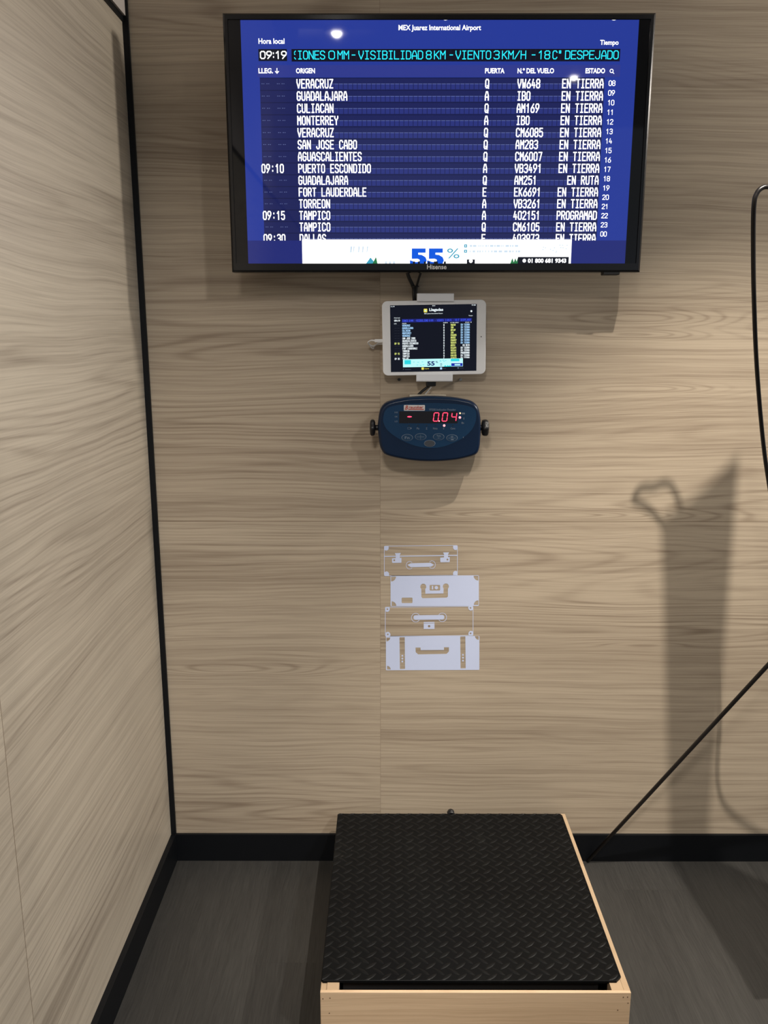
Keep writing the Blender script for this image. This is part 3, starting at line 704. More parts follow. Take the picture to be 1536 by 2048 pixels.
mb.build('column_headings', M['t_white'], ts, 'tiny white column headings')
mb = MB().poly(rrect(TU(.388), TU(.428), TV_(.112), TV_(.058), 0.0012, 3), E_(1)).poly(circ(TU(.408), TV_(.085), 0.0018, n=12), E_(2), 1)
mb.build('app_icon', [M['t_icon'], M['t_ad']], ts, 'small yellow app icon')
mb = MB().rect(TU(.135), TU(.945), TV_(.258), TV_(.205), E_(1), 0)
for s_, u0, u1 in (('IONES', .140, .21), ('0', .220, .23), ('MM', .237, .27), ('-', .285, .295), ('VISIBILIDAD', .302, .44), ('8', .45, .46), ('KM', .47, .50), ('-', .515, .525), ('VIENTO', .54, .62),
                   ('3', .635, .645), ('KM/H', .655, .71), ('-', .725, .735), ('18', .745, .775), ('Cº', .785, .80), ('DESPEJADO', .815, .935)):
    n = len(s_); pt = (TU(u1) - TU(u0)) / n; stroke_text(mb, s_, TU(u0), TV_(.246), pt, pt * 0.7, 0.0042, 0.0007, E_(2), 1)
mb.build('ticker_display', [M['t_ticker'], M['t_tick_tx']], ts, 'blue weather ticker')
mb = MB()
for r, (tm, o_, g_, f_, e_) in enumerate(rows):
    v = .302 + r * .0383; zb = TV_(v + .0135); P_ = 0.00222; H = 0.0038; w = 0.00072; gw = 0.00150
    zl = TV_(.806)
    stroke_text(mb, o_, TU(.140), zb, P_ * 1.04, gw, H, w, E_(2), 1 if r < 5 else 0, zmin=zl)
    stroke_text(mb, g_, TU(.617), zb, P_, gw, H, w, E_(2), 0, zmin=zl)
    stroke_text(mb, f_, TU(.700), zb, P_ * 1.02, gw, H, w, E_(2), 2, zmin=zl)
    stroke_text(mb, e_, TU(.921) - len(e_) * P_ * 1.04, zb, P_ * 1.04, gw, H, w, E_(2), 1 if r < 8 else 0, zmin=zl)
    if tm: stroke_text(mb, tm.replace(':', ' '), TU(.048), zb, P_ * 1.05, gw, H, w, E_(2), 2 if r < 13 else 0)
    else:
        for q in (0, 1.2, 3, 4.2): mb.rect(TU(.05) + q * P_, TU(.05) + (q + .6) * P_, TV_(v + .001), TV_(v - .001), E_(2), 3)
mb.build('arrivals_lettering', [M['t_white'], M['t_lblue'], M['t_yel'], M['t_dim']], ts, 'tiny white, blue and yellow flight lettering')
mb = MB().rect(TU(.142), TU(.842), TV_(.930), TV_(.808), E_(2.5), 0)
mb.rect(TU(.16), TU(.235), TV_(.885), TV_(.822), E_(3), 1); mb.rect(TU(.70), TU(.80), TV_(.85), TV_(.812), E_(3), 1)
label_text(mb, '55', TU(.425), TU(.512), TV_(.912), TV_(.845), E_(3.4), 2, 0.04); label_text(mb, '%', TU(.522), TU(.55), TV_(.872), TV_(.842), E_(3.4), 2)
mb.rect(TU(.706), TU(.838), TV_(.925), TV_(.880), E_(3.2), 3); label_text(mb, '01 800 681 9343', TU(.718), TU(.826), TV_(.877), TV_(.860), E_(3.6), 4, 0.02)
mb.rect(TU(.745), TU(.81), TV_(.914), TV_(.893), E_(3.6), 0)
for u, v_ in ((.57, .832), (.60, .828), (.63, .834), (.57, .845), (.61, .846), (.26, .85), (.31, .856), (.36, .85), (.30, .895), (.34, .900), (.37, .894)): mb.rect(TU(u), TU(u + .02), TV_(v_ + .006), TV_(v_), E_(3.4), 1)
mb.rect(TU(.578), TU(.596), TV_(.915), TV_(.88), E_(3.4), 2); mb.rect(TU(.582), TU(.592), TV_(.910), TV_(.886), E_(3.6), 0)
for u in (.635, .665, .69): mb.poly([(TU(u - .015), TV_(.930)), (TU(u), TV_(.905)), (TU(u + .018), TV_(.930))][::1], E_(3.3), 1)
mb.build('advert_banner', [M['t_ad'], M['t_teal'], M['t_navy'], M['t_dblue'], M['t_white']], ts, 'mint green advert strip with navy 55 % offer')
TABM = [M['t_icon'], M['t_ad'], M['t_dim'], M['t_lblue']]
mb = MB(); mb.poly(rrect(TU(.358), TU(.386), TV_(.972), TV_(.936), 0.0008, 3), E_(2), 0); tl(mb, 'Llegadas', .393, .445, .950, .966, mi=0); mb.build('tab_icon', TABM, ts, 'lit yellow tab icon')
mb = tl(MB(), 'Mapa', .60, .645, .952, .964, mi=2); mb.rect(TU(.575), TU(.598), TV_(.972), TV_(.940), E_(2), 3); mb.build('tab_icon', TABM, ts, 'pale blue square tab icon')
mb = tl(MB(), 'Ajustes', .805, .85, .95, .963, mi=2); mb.poly(circ(TU(.787), TV_(.953), 0.0021, n=16), E_(2), 2); mb.build('tab_icon', TABM, ts, 'grey round tab icon')
mb = tl(MB(), 'Salidas', .165, .235, .957, .968, mi=2); mb.poly([(TU(.137), TV_(.972)), (TU(.152), TV_(.960)), (TU(.152), TV_(.945))], E_(2), 2); mb.build('tab_icon', TABM, ts, 'grey aircraft tab icon')
MB().cyl((0.1090, -0.0006, 0.001), (0.1090, 0.001, 0.001), 0.0013, n=16).build('camera_lens', M['black_plastic'], tab, 'tiny black front camera dot')

# tablet holder on the wall
hc0, hc1 = at(834, 590, -0.03).x, at(907, 590, -0.03).x
zt_ = tc.z + TH / 2; zb_ = tc.z - TH / 2
hold = thing('tablet_holder', 'white metal tablet holder with clips gripping the top and bottom of the tablet', 'holder', (tc.x, 0, tc.z))
hx0_, hx1_ = hc0 - 0.0005, hc1
mb = MB().box(hx0_ + 0.004, hx1_ - 0.004, -0.031, -0.0005, zb_ + 0.006, zt_ - 0.006, bev=0.002); mb.build('back_plate', M['mount_white'], hold)
def clip(z, s):
    prof = [(-0.0325, z - s * 0.015), (-0.0325, z + s * 0.0155), (-0.0315, z + s * 0.0170), (-0.0430, z + s * 0.0165), (-0.0455, z + s * 0.0145), (-0.0455, z - s * 0.0040), (-0.0418, z - s * 0.0040), (-0.0418, z + s * 0.003), (-0.031, z + s * 0.003)]
    prof = [(-0.031, z - s * 0.010), (-0.024, z - s * 0.010), (-0.024, z + s * 0.0165), (-0.0435, z + s * 0.0165), (-0.0458, z + s * 0.0145), (-0.0458, z - s * 0.0015), (-0.0415, z - s * 0.0015), (-0.0415, z + s * 0.0035), (-0.031, z + s * 0.0035)]
    m_ = MB(); n = len(prof)
    vs = [(x, y, zz) for x in (hx0_, hx1_) for y, zz in prof]
    m_.add(vs, [(i, (i + 1) % n, n + (i + 1) % n, n + i) for i in range(n)] + [tuple(range(n))[::-1], tuple(range(n, 2 * n))]); return m_
for nm, z, s in (('upper_clip', zt_ - 0.001, 1), ('lower_clip', zb_ + 0.001, -1)): bev(clip(z, s).build(nm, M['mount_white'], hold), 0.0008)
for px, lb in ((798, 'left'), (921, 'right')):
    p = at(px, 759, -0.004)
    o = MB().cyl((p.x, 0.001, p.z), (p.x, -0.006, p.z), 0.0022, 0.0036, 14).cyl((p.x, -0.006, p.z), (p.x, -0.0072, p.z), 0.0036, 0.0030, 14).build('wall_screw', M['black_plastic'] if px < 800 else M['steel'])
    tag(o, 'small ' + ('black' if px < 800 else 'steel') + ' screw in the wall below the ' + lb + ' half of the tablet', 'screw', 'screws below the tablet')

# charging plug and cable
ch = thing('charging_cable', 'white charging cable plugged into the left edge of the tablet', 'cable', tuple(at(755, 681, -0.036)))
p0, p1 = at(749, 681.5, -0.036), at(762.5, 681, -0.036)
MB().box(p0.x, p1.x + 0.0035, -0.0385, -0.0335, p0.z - 0.0038, p0.z + 0.0038, bev=0.0014).build('plug', M['white_cable'], ch)
MB().tube(catmull([at(750, 681.5, -0.036), at(742, 681, -0.035), at(736, 685, -0.030), at(740, 690, -0.022), at(748, 692, -0.016), at(757, 686, -0.012), at(772, 684, -0.010)], 8), lambda t: 0.0024 - 0.0008 * min(1, t * 4), 10).build('lead', M['white_cable'], ch)
MB().tube(catmull([at(736, 684, -0.028), at(741, 693, -0.018), at(747, 697, -0.010), at(750, 690, -0.008), at(768, 688, -0.008)], 8), 0.0014, 8).build('lead', M['white_cable'], ch)

# ------------------------------------------------------------------ weighing indicator
IY = -0.088
ic = at(860, 860, IY)
ind = thing('weighing_indicator', 'dark blue weighing scale indicator with red digits mounted below the tablet', 'indicator', (ic.x, 0, ic.z))
def ci(u, v, y=IY):            # corner of the close-up drawing -> wall metres
    p = at(740 + u / 6.144, 780 + v / 6.144, y); return (p.x, p.z)
hou = [(96, 465), (100, 380), (112, 290), (140, 215), (205, 155), (330, 118), (500, 92), (750, 80), (990, 92), (1160, 118), (1270, 150), (1330, 212), (1355, 290), (1366, 380), (1368, 480), (1362, 620), (1345, 740), (1290, 808), (1110, 858), (930, 880), (750, 887), (560, 878), (380, 852), (200, 805), (140, 740), (110, 640)]
hp = [(p.x, p.y) for p in catmull([Vector(ci(*q)) for q in hou], 4, True)]
cxi = sum(p[0] for p in hp) / len(hp); czi = sum(p[1] for p in hp) / len(hp)
def sc(k, kz=None): return [(cxi + (p[0] - cxi) * k, czi + (p[1] - czi) * (k if kz is None else kz)) for p in hp]
lv = [(0.93, 0.90, -0.030), (0.985, 0.975, -0.040), (1.0, 1.0, -0.058), (1.0, 1.0, IY + 0.012), (0.990, 0.985, IY + 0.005), (0.965, 0.945, IY + 0.001), (0.945, 0.915, IY)]
MB().loft([[(p[0], y, p[1]) for p in sc(a, c_)][::-1] for a, c_, y in lv][::1]).build('housing', M['ind_blue'], ind)
for o in [COL.objects[-1]]:
    import bmesh
    bm = bmesh.new(); bm.from_mesh(o.data); bmesh.ops.recalc_face_normals(bm, faces=bm.faces[:]); bm.to_mesh(o.data); bm.free()
fp = [(165, 400), (165, 330), (185, 260), (230, 215), (340, 185), (500, 168), (750, 160), (1000, 168), (1150, 185), (1255, 215), (1300, 260), (1306, 330), (1290, 410), (1240, 500), (1140, 590), (1000, 660), (880, 700), (750, 713), (620, 700), (480, 660), (340, 590), (220, 500)]
fq = [(p.x, p.y) for p in catmull([Vector(ci(*q)) for q in fp], 4, True)]
if sum(fq[i][0] * fq[(i + 1) % len(fq)][1] - fq[(i + 1) % len(fq)][0] * fq[i][1] for i in range(len(fq))) < 0: fq = fq[::-1]
fc = MB().loft([[(p[0], IY + 0.0004, p[1]) for p in fq], [(p[0], IY - 0.0006, p[1]) for p in fq]], smooth=False).build('face_panel', M['ind_face'], ind, 'lighter blue face film')
Q = lambda k: IY - 0.0006 - 0.0002 * k
def crect(mb, u0, u1, v0, v1, k, mi=0):
    a, b_ = ci(u0, v1), ci(u1, v0); return mb.rect(a[0], b_[0], a[1], b_[1], Q(k), mi)
def ctext(mb, t_, u0, u1, v0, v1, k=1, mi=0, **kw):
    a, b_ = ci(u0, v1), ci(u1, v0); return label_text(mb, t_, a[0], b_[0], a[1], b_[1], Q(k), mi, **kw)
dw = crect(MB(), 358, 1078, 262, 408, 1).build('display_window', M['ind_window'], fc, 'dark display window')
# seven segment digits (slightly slanted)
mb = MB()
def seg_digit(u, v, w, h, on, sl=14):
    pt = {'tl': (u + sl, v), 'tr': (u + w + sl, v), 'ml': (u + sl / 2, v + h / 2), 'mr': (u + w + sl / 2, v + h / 2), 'bl': (u, v + h), 'br': (u + w, v + h)}
    sg = {'a': ('tl', 'tr'), 'b': ('tr', 'mr'), 'c': ('mr', 'br'), 'd': ('bl', 'br'), 'e': ('ml', 'bl'), 'f': ('tl', 'ml'), 'g': ('ml', 'mr')}
    for s_ in on:
        a, b_ = (Vector(pt[q]) for q in sg[s_]); d = (b_ - a).normalized(); n = Vector((-d.y, d.x)) * 5.0; a2, b2 = a + d * 7, b_ - d * 7
        P = [a2 - d * 5, a2 + n, b2 + n, b2 + d * 5, b2 - n, a2 - n]
        mb.poly([ci(*p) for p in P], Q(2), 0)
DM_ = [M['led_red'], M['led_hot']]
seg_digit(776, 280, 58, 102, 'abcdef'); mb.build('display_digit', DM_, dw, 'glowing red 0 before the point'); mb = MB()
mb.poly([ci(849 + 9 * math.cos(a), 381 + 9 * math.sin(a)) for a in [2 * math.pi * i / 16 for i in range(16)]], Q(2), 1); mb.build('decimal_point', DM_, dw, 'glowing red decimal point'); mb = MB()
seg_digit(884, 280, 58, 102, 'abcdef'); mb.build('display_digit', DM_, dw, 'glowing red 0 after the point'); mb = MB()
seg_digit(996, 280, 58, 102, 'bcfg'); mb.build('display_digit', DM_, dw, 'glowing red 4'); mb = MB()
mb.poly([ci(458 + 28 + 28 * math.cos(a), 328 + 9 * math.sin(a)) for a in [2 * math.pi * i / 20 for i in range(20)]], Q(2), 0); mb.build('minus_sign', DM_, dw, 'glowing red minus sign')
for u, v, r, mm, lb in ((1106, 285, 11, 'led_amber', 'lit amber pilot lamp'), (1104, 337, 15, 'led_hot', 'lit red pilot lamp by the display'), (911, 436, 15, 'led_hot', 'lit red pilot lamp under the display')):
    a = ci(u, v); MB().cyl((a[0], Q(0) - 0.001, a[1]), (a[0], Q(0) + 0.001, a[1]), r / 6.144 * 0.00116, n=16).build('pilot_lamp', M[mm], fc, lb)
mb = MB()
for u in (481, 588, 696, 803, 1018): mb.poly([ci(u + 8 * math.cos(a), 436 + 8 * math.sin(a)) for a in [2 * math.pi * i / 12 for i in range(12)]], Q(1), 1)
for t_, u0, u1 in (('Pz', 574, 606), ('Σ', 686, 706), ('Neto', 774, 830), ('0', 898, 912), ('Cero', 990, 1048)): ctext(mb, t_, u0, u1, 460, 484)
a = (460, 458, 500, 482); [crect(mb, *q, 1) for q in ((460, 500, 458, 461), (460, 500, 479, 482), (460, 464, 458, 482), (496, 511, 462, 478))]
INK = [M['ind_ink'], M['black_plastic']]; mb.build('lamp_captions', INK, fc, 'faint captions under the display'); mb = MB()
for t_, v in (('HI', 265), ('OK', 317), ('LO', 375)): ctext(mb, t_, 304, 340, v, v + 20)
mb.build('level_captions', INK, fc, 'faint captions left of the display'); mb = MB()
for t_, v, u0, u1 in (('lb', 392, 1124, 1156), ('g', 338, 1146, 1160)): ctext(mb, t_, u0, u1, v, v + 24)
crect(mb, 1128, 1166, 278, 298, 1)
mb.build('unit_captions', INK, fc, 'faint captions right of the display'); mb = ctext(MB(), 'YP200 Indicador Pesador', 722, 1056, 228, 254)
mb.build('model_lettering', INK, fc, 'faint lettering above the display'); mb = MB()
mb.poly([ci(1146 + 4 * math.cos(a), 581 + 9 * math.sin(a)) for a in [2 * math.pi * i / 12 for i in range(12)]], Q(1), 0)
mb.build('key_dot', INK, fc)
# brand label
mb = MB(); bx = [ci(*p) for p in ((416, 254), (674, 252), (674, 184), (416, 185))]
lbp = rrect(bx[0][0], bx[1][0], bx[0][1], bx[2][1], 0.0015, 3)
mb.poly(lbp, Q(1), 0)
ctext(mb, 'B', 428, 468, 190, 243, k=2, mi=1, bold=0.03, shear=0.3); ctext(mb, 'raunker', 472, 660, 194, 226, k=2, mi=1, bold=0.03, shear=0.3); crect(mb, 470, 662, 231, 243, 2, 1)
mb.build('brand_label', [M['label_white'], M['label_red']], fc, 'white label with red script lettering')
for i, (u, v, t_, mm) in enumerate(((457, 584, 'Fn', 'ind_key'), (622, 573, None, 'ind_key'), (843, 575, 'Tare', 'ind_key'), (1007, 588, '0', 'ind_key'), (733, 656, None, 'ind_key_grey'))):
    el = lambda s_: [ci(u + 70 * s_ * math.cos(a), v + 42 * s_ * math.sin(a)) for a in [-2 * math.pi * i_ / 32 for i_ in range(32)]]
    key = MB()
    key.loft([[(p[0], Q(0), p[1]) for p in el(1)], [(p[0], Q(0) - 0.0006, p[1]) for p in el(0.98)]], 1, smooth=False)
    key.poly(el(0.92), Q(0) - 0.0008, 0)
    y_ = Q(0) - 0.0010
    if t_ == 'Fn': a, b_ = ci(u - 30, v + 17), ci(u + 28, v - 15); label_text(key, 'Fn', a[0], b_[0], a[1], b_[1], y_, 1)
    elif t_ == 'Tare':
        a, b_ = ci(u - 26, v - 4), ci(u + 26, v - 24); label_text(key, 'Tara', a[0], b_[0], a[1], b_[1], y_, 1)
        a, b_ = ci(u - 22, v + 23), ci(u + 22, v + 10); label_text(key, '-T-', a[0], b_[0], a[1], b_[1], y_, 1)
    elif t_ == '0':
        a, b_ = ci(u - 14, v - 4), ci(u + 14, v - 26); label_text(key, '0', a[0], b_[0], a[1], b_[1], y_, 1)
        a, b_ = ci(u - 45, v + 4), ci(u + 45, v + 0.5); key.rect(a[0], b_[0], a[1], b_[1], y_, 1)
        a, b_ = ci(u - 14, v + 26), ci(u + 20, v + 14); key.rect(a[0], b_[0], a[1], b_[1], y_, 1)
    elif mm == 'ind_key':
        a, b_ = ci(u - 3, v + 34), ci(u + 1, v - 26); key.rect(a[0], b_[0], a[1], b_[1], y_, 1)
        a, b_ = ci(u - 46, v + 4), ci(u + 44, v + 0.5); key.rect(a[0], b_[0], a[1], b_[1], y_, 1)
    key.build('key_button', [M[mm], M['ind_ink']], fc, 'blank grey oval key' if mm == 'ind_key_grey' else None)
# side knobs and wall bracket
ky = -0.060
def knob(u_in, u_out, v, lobes, h0, wd=1.0):
    a, b_ = ci(u_in, v, ky), ci(u_out, v, ky); s = 1 if b_[0] > a[0] else -1
    xa, xb, z = a[0], b_[0], a[1]; h = h0; m_ = MB()
    m_.cyl((xa - s * 0.012, ky, z), (xb - s * (abs(xb - xa) * 0.55), ky, z), 0.0065, n=20)
    n = 40; loops = []
    for f, k in ((0.10, 0.60), (0.22, 0.92), (0.45, 1.0), (0.72, 1.0), (0.9, 0.88), (1.0, 0.55)):
        x = xb - (xb - xa) * (1 - f) * wd
        loops.append([(x, ky + h * k * (1 + lobes * math.cos(6 * t * 2 * math.pi / n)) * math.cos(t * 2 * math.pi / n), z + h * k * (1 + lobes * math.cos(6 * t * 2 * math.pi / n)) * math.sin(t * 2 * math.pi / n)) for t in range(n)])
    m_.loft(loops if s > 0 else loops)
    o = m_.build('clamp_knob', M['black_plastic'], ind)
    bm = bmesh.new(); bm.from_mesh(o.data); bmesh.ops.recalc_face_normals(bm, faces=bm.faces[:]); bm.to_mesh(o.data); bm.free()
knob(72, -2, 462, 0.06, 0.0195); knob(1360, 1458, 463, 0.06, 0.0195, 1.0)
lx = ci(96, 462, ky)[0]; rx = ci(1368, 462, ky)[0]
topz = max(p[1] for p in hp)
mb = MB().box(lx + 0.02, rx - 0.02, -0.004, -0.0005, czi - 0.040, czi + 0.045).box(ci(490, 90)[0], ci(950, 90)[0], -0.030, -0.004, topz - 0.003, topz - 0.001)
mb.box(ci(490, 90)[0], ci(950, 90)[0], -0.050, -0.030, topz - 0.004, topz + 0.0006)
bev(mb.build('wall_bracket', M['beige_bracket'], ind, 'thin beige bracket edge behind the top'), 0.0005)
# leads between holder and indicator
cable('indicator_lead', [at(866, 757, -0.012), at(860, 770, -0.012), at(845, 782, -0.018), at(830, 797, -0.030), at(826, 806, -0.034)], 0.0032, M['black_rubber'], 'black lead slanting down from the tablet holder to the blue indicator')
cable('signal_lead', [at(872, 757, -0.016), at(864, 772, -0.018), at(851, 788, -0.024), at(846, 797, -0.032), at(843, 806, -0.036)], 0.0016, M['silver_cable'], 'thin silver lead slanting beside the black lead above the indicator')
MB().box(at(852, 760, -0.02).x, at(872, 760, -0.02).x, -0.024, -0.006, at(860, 773, -0.02).z, at(860, 757, -0.02).z, bev=0.003).build('cable_plug', M['black_plastic']); tag(COL.objects[-1], 'small black plug tucked under the lower clip of the tablet holder', 'plug')

# ------------------------------------------------------------------ suitcase decals
def dc(u, v):
    p = at(740 + u / 5.907, 1070 + v / 5.907, -0.0004); return (p.x, p.z)
DM = 1 / 5.907 * 2.08 / 1674.6      # close-up unit in metres
def D(pts): return [dc(*p) for p in pts]
def dquad(mb, u0, v0, u1, v1, w, y): 
    a, b_ = Vector((u0, v0)), Vector((u1, v1)); n = (b_ - a).normalized(); n = Vector((-n.y, n.x)) * (w / 2)
    P = D([a - n, b_ - n, b_ + n, a + n]); return ccw_poly(mb, P, y)
def ccw_poly(mb, P, y, holes=()):
    return mb.poly(P, y, 0, holes)
DY = -0.0005
def drr(x0, x1, z0, z1, r, sk=0.0, n=5):    # rounded rect in close-up units; sk tilts it
    return [(x, y + sk * (x - x0)) for x, y in rrect(x0, x1, z0, z1, r, n)]
def dcirc(u, v, r, n=24): return [(u + r * math.cos(2 * math.pi * i / n), v + r * math.sin(2 * math.pi * i / n)) for i in range(n)]
def frame(mb, x0, x1, y0, y1, r, w, sk): mb.poly(D(drr(x0, x1, y0, y1, r, sk)), DY, 0, [D(drr(x0 + w, x1 - w, y0 + w, y1 - w, max(r - w, 2), sk))])
def leaf(x, y, sx, sy, r):                 # filled corner piece, convex towards the middle
    P = [(x, y)] + [(x + sx * r * a, y + sy * r * b_) for a, b_ in ((0.55, 0), (0.95, 0.08), (1.0, 0.45), (0.9, 0.75), (0.65, 0.98), (0.35, 1.0), (0.0, 0.85))]; return P
def decal(name, label, fn):
    mb = MB(); fn(mb); o = mb.build(name, M['vinyl']); tag(o, label, 'decal', 'suitcase decals')
    return o
DZ = DY - 0.0001
def d1(mb):
    sk = -0.008
    frame(mb, 166, 1036, 128, 486, 18, 6, sk)
    for x, y, sx, sy in ((168, 130, 1, 1), (1034, 123, -1, 1), (172, 484, 1, -1), (1034, 477, -1, -1)): mb.poly(D(leaf(x, y, sx, sy, 54)), DZ)
    dquad(mb, 172, 253, 1030, 240, 11, DY - 0.00005)
    for x, y, h in ((260, 218, 286), (830, 210, 915)):
        mb.poly(D([(x + 33, y - 4), (x + 104, y - 6), (x + 92, y + 20), (x + 92, y + 52), (x + 112, y + 50), (x + 112, y + 106), (x + 104, y + 110), (x + 6, y + 112), (x, y + 104), (x, y + 58), (x + 44, y + 54), (x + 44, y + 20)]), DZ, 0, [D(dcirc(h, y + 80, 11))])
    mb.poly(D([(442, 354), (480, 334), (715, 328), (757, 352), (720, 375), (482, 380)]), DZ)
    for u, v in ((468, 357), (732, 350)):
        s_ = 1 if u < 600 else -1
        a0_ = 0.75 if s_ > 0 else math.pi + 0.75; out = [(u + 43 * math.cos(a0_ + (2 * math.pi - 1.5) * i / 28), v + 48 * math.sin(a0_ + (2 * math.pi - 1.5) * i / 28)) for i in range(29)]
        inn = [(u + (p[0] - u) * 0.87, v + (p[1] - v) * 0.88) for p in out][::-1]; mb.poly(D(out + inn), DZ - 0.0001)
def quarter(x, y, sx, sy, r, n=8):
    return [(x, y)] + [(x + sx * r * math.cos(math.pi / 2 * i / n), y + sy * r * math.sin(math.pi / 2 * i / n)) for i in range(n + 1)]
def d2(mb):
    sk = -0.004
    H = [quarter(250, 492, 1, 1, 56), quarter(1280, 482, -1, 1, 56), quarter(256, 838, 1, -1, 54), quarter(1280, 826, -1, -1, 54)]
    hd = [(606, 640), (594, 618), (598, 592), (616, 577), (642, 577), (660, 592), (664, 618), (652, 640), (654, 694), (868, 690), (870, 634), (860, 610), (866, 586), (886, 574), (910, 574), (928, 590), (932, 614), (920, 636), (920, 726), (906, 740), (622, 746), (607, 732)]
    H += [hd, drr(704, 828, 590, 656, 10), drr(374, 502, 740, 804, 10)]
    mb.poly(D(drr(243, 1286, 480, 842, 12, sk)), DY, 0, [D(h) for h in H])
    mb.poly(D(drr(730, 746, 600, 644, 5)), DZ); mb.poly(D(dcirc(784, 622, 20)), DZ)
def d3(mb):
    sk = -0.010
    frame(mb, 178, 1220, 850, 1200, 14, 6, sk)
    for x, y, sx, sy, h in ((178, 852, 1, 1, (206, 876)), (1216, 836, -1, 1, (1187, 862)), (186, 1200, 1, -1, (210, 1174)), (1218, 1188, -1, -1, (1188, 1162))):
        mb.poly(D(leaf(x, y, sx, sy, 56)), DZ, 0, [D(dcirc(h[0], h[1], 10, 12))])
    mb.poly(D(drr(514, 878, 948, 1002, 24, -0.012)), DZ)
    for u, v in ((540, 976), (854, 972)):
        s_ = u < 700; a0_ = 0.62 if s_ else math.pi + 0.62; out = [(u + 54 * math.cos(a0_ + (2 * math.pi - 1.24) * i / 28), v + 54 * math.sin(a0_ + (2 * math.pi - 1.24) * i / 28)) for i in range(29)]
        inn = [(u + (p[0] - u) * 0.88, v + (p[1] - v) * 0.88) for p in out][::-1]; mb.poly(D(out + inn), DZ - 0.0001)
    mb.poly(D([(634, 1044), (762, 1042), (762, 1110), (634, 1110)]), DZ, 0, [D(dcirc(698, 1078, 14))]); mb.poly(D([(634, 1028), (762, 1026), (762, 1038), (634, 1040)]), DZ)
def d4(mb):
    sk = -0.004
    H = [quarter(194, 1212, 1, 1, 44), quarter(1284, 1194, -1, 1, 44), quarter(202, 1588, 1, -1, 42)]
    H += [[(348, 1208), (410, 1206), (414, 1582), (354, 1584)], [(1066, 1200), (1126, 1198), (1130, 1574), (1070, 1576)]]
    H += [[(538, 1330), (596, 1330), (598, 1360), (874, 1358), (874, 1326), (932, 1326), (932, 1376), (904, 1404), (570, 1410), (540, 1384)]]
    mb.poly(D(drr(188, 1292, 1196, 1598, 9, sk)), DY, 0, [D(h) for h in H])
    for u in (382, 1098):
        for v in (1426, 1460, 1494): mb.poly(D(dcirc(u, v - (u > 800) * 10, 11, 14)), DZ)
decal('suitcase_decal', 'white outlined suitcase decal with two clasps, topmost of the stack on the wood wall', d1)
decal('suitcase_decal', 'solid white suitcase decal with cut-out handle and combination lock, second from the top', d2)
decal('suitcase_decal', 'white outlined suitcase decal with one small lock plate below its handle', d3)
decal('suitcase_decal', 'solid white suitcase decal with two dotted straps, lowest of the stack', d4)

# ------------------------------------------------------------------ platform scale in its wooden box
PH = 0.1568; PL, PR, PB, PF = -0.1701, 0.4220, -0.030, -0.6113
scale = thing('platform_scale', 'black diamond plate weighing platform set inside the wooden box', 'scale', ((PL + PR) / 2, (PB + PF) / 2, 0.0))
mb = MB(); th = 0.006
c_ = 0.012
out = [(PL + 0.003, PB), (PR - 0.004, PB), (PR, PB - 0.006), (PR, PF + c_), (PR - c_, PF), (PL + 0.004, PF), (PL, PF + 0.004), (PL, PB - 0.003)][::-1]
mb.loft([[(x, y, PH - th) for x, y in out][::-1], [(x, y, PH - 0.0008) for x, y in out][::-1], [((PL + PR) / 2 + (x - (PL + PR) / 2) * 0.997, (PB + PF) / 2 + (y - (PB + PF) / 2) * 0.997, PH) for x, y in out][::-1]], smooth=False)
# raised lozenges, alternating direction
pitch = 0.0300
lw, ll, lh = 0.0040, 0.0155, 0.0011
nx = int((PR - PL) / pitch) + 1; ny = int((PB - PF) / pitch) + 1
lens = []
for k, (s_, hh) in enumerate(((1.0, 0.0), (0.72, 0.72), (0.35, 1.0))):
    n = 12; lens.append([])
    for i in range(n):
        a = 2 * math.pi * i / n; ca, sa = math.cos(a), math.sin(a)
        lens[-1].append((ll * s_ * ca, lw * s_ * sa * (1 - 0.35 * ca * ca), lh * hh))
for ix in range(-1, 2 * nx + 2):
    for iy in range(-1, 2 * ny + 2):
        if (ix + iy) % 2: continue
        x = PL + 0.007 + ix * pitch / 2; y = PF + 0.009 + iy * pitch / 2
        ang = math.radians(40 if ix % 2 == 0 else 140); ca, sa = math.cos(ang), math.sin(ang)
        loops = []
        ok = True
        for Lp in lens:
            loops.append([(x + px * ca - py * sa, y + px * sa + py * ca, PH - 0.00005 + pz) for px, py, pz in Lp])
        for q in loops[0]:
            if q[0] < PL + 0.0015 or q[0] > PR - 0.0015 or q[1] < PF + 0.0015 or q[1] > PB - 0.0015: ok = False
        if not ok:      # trimmed at the edge of the sheet
            loops = [[(min(max(q[0], PL + 0.0015), PR - 0.0015), min(max(q[1], PF + 0.0015), PB - 0.0015), q[2]) for q in Lq] for Lq in loops]
            if max(q[0] for q in loops[0]) - min(q[0] for q in loops[0]) < 0.006 or max(q[1] for q in loops[0]) - min(q[1] for q in loops[0]) < 0.005: continue
        mb.loft(loops, 1, smooth=True, cap0=False)
mb.build('diamond_plate', [M['plate'], M['plate_worn']], scale)
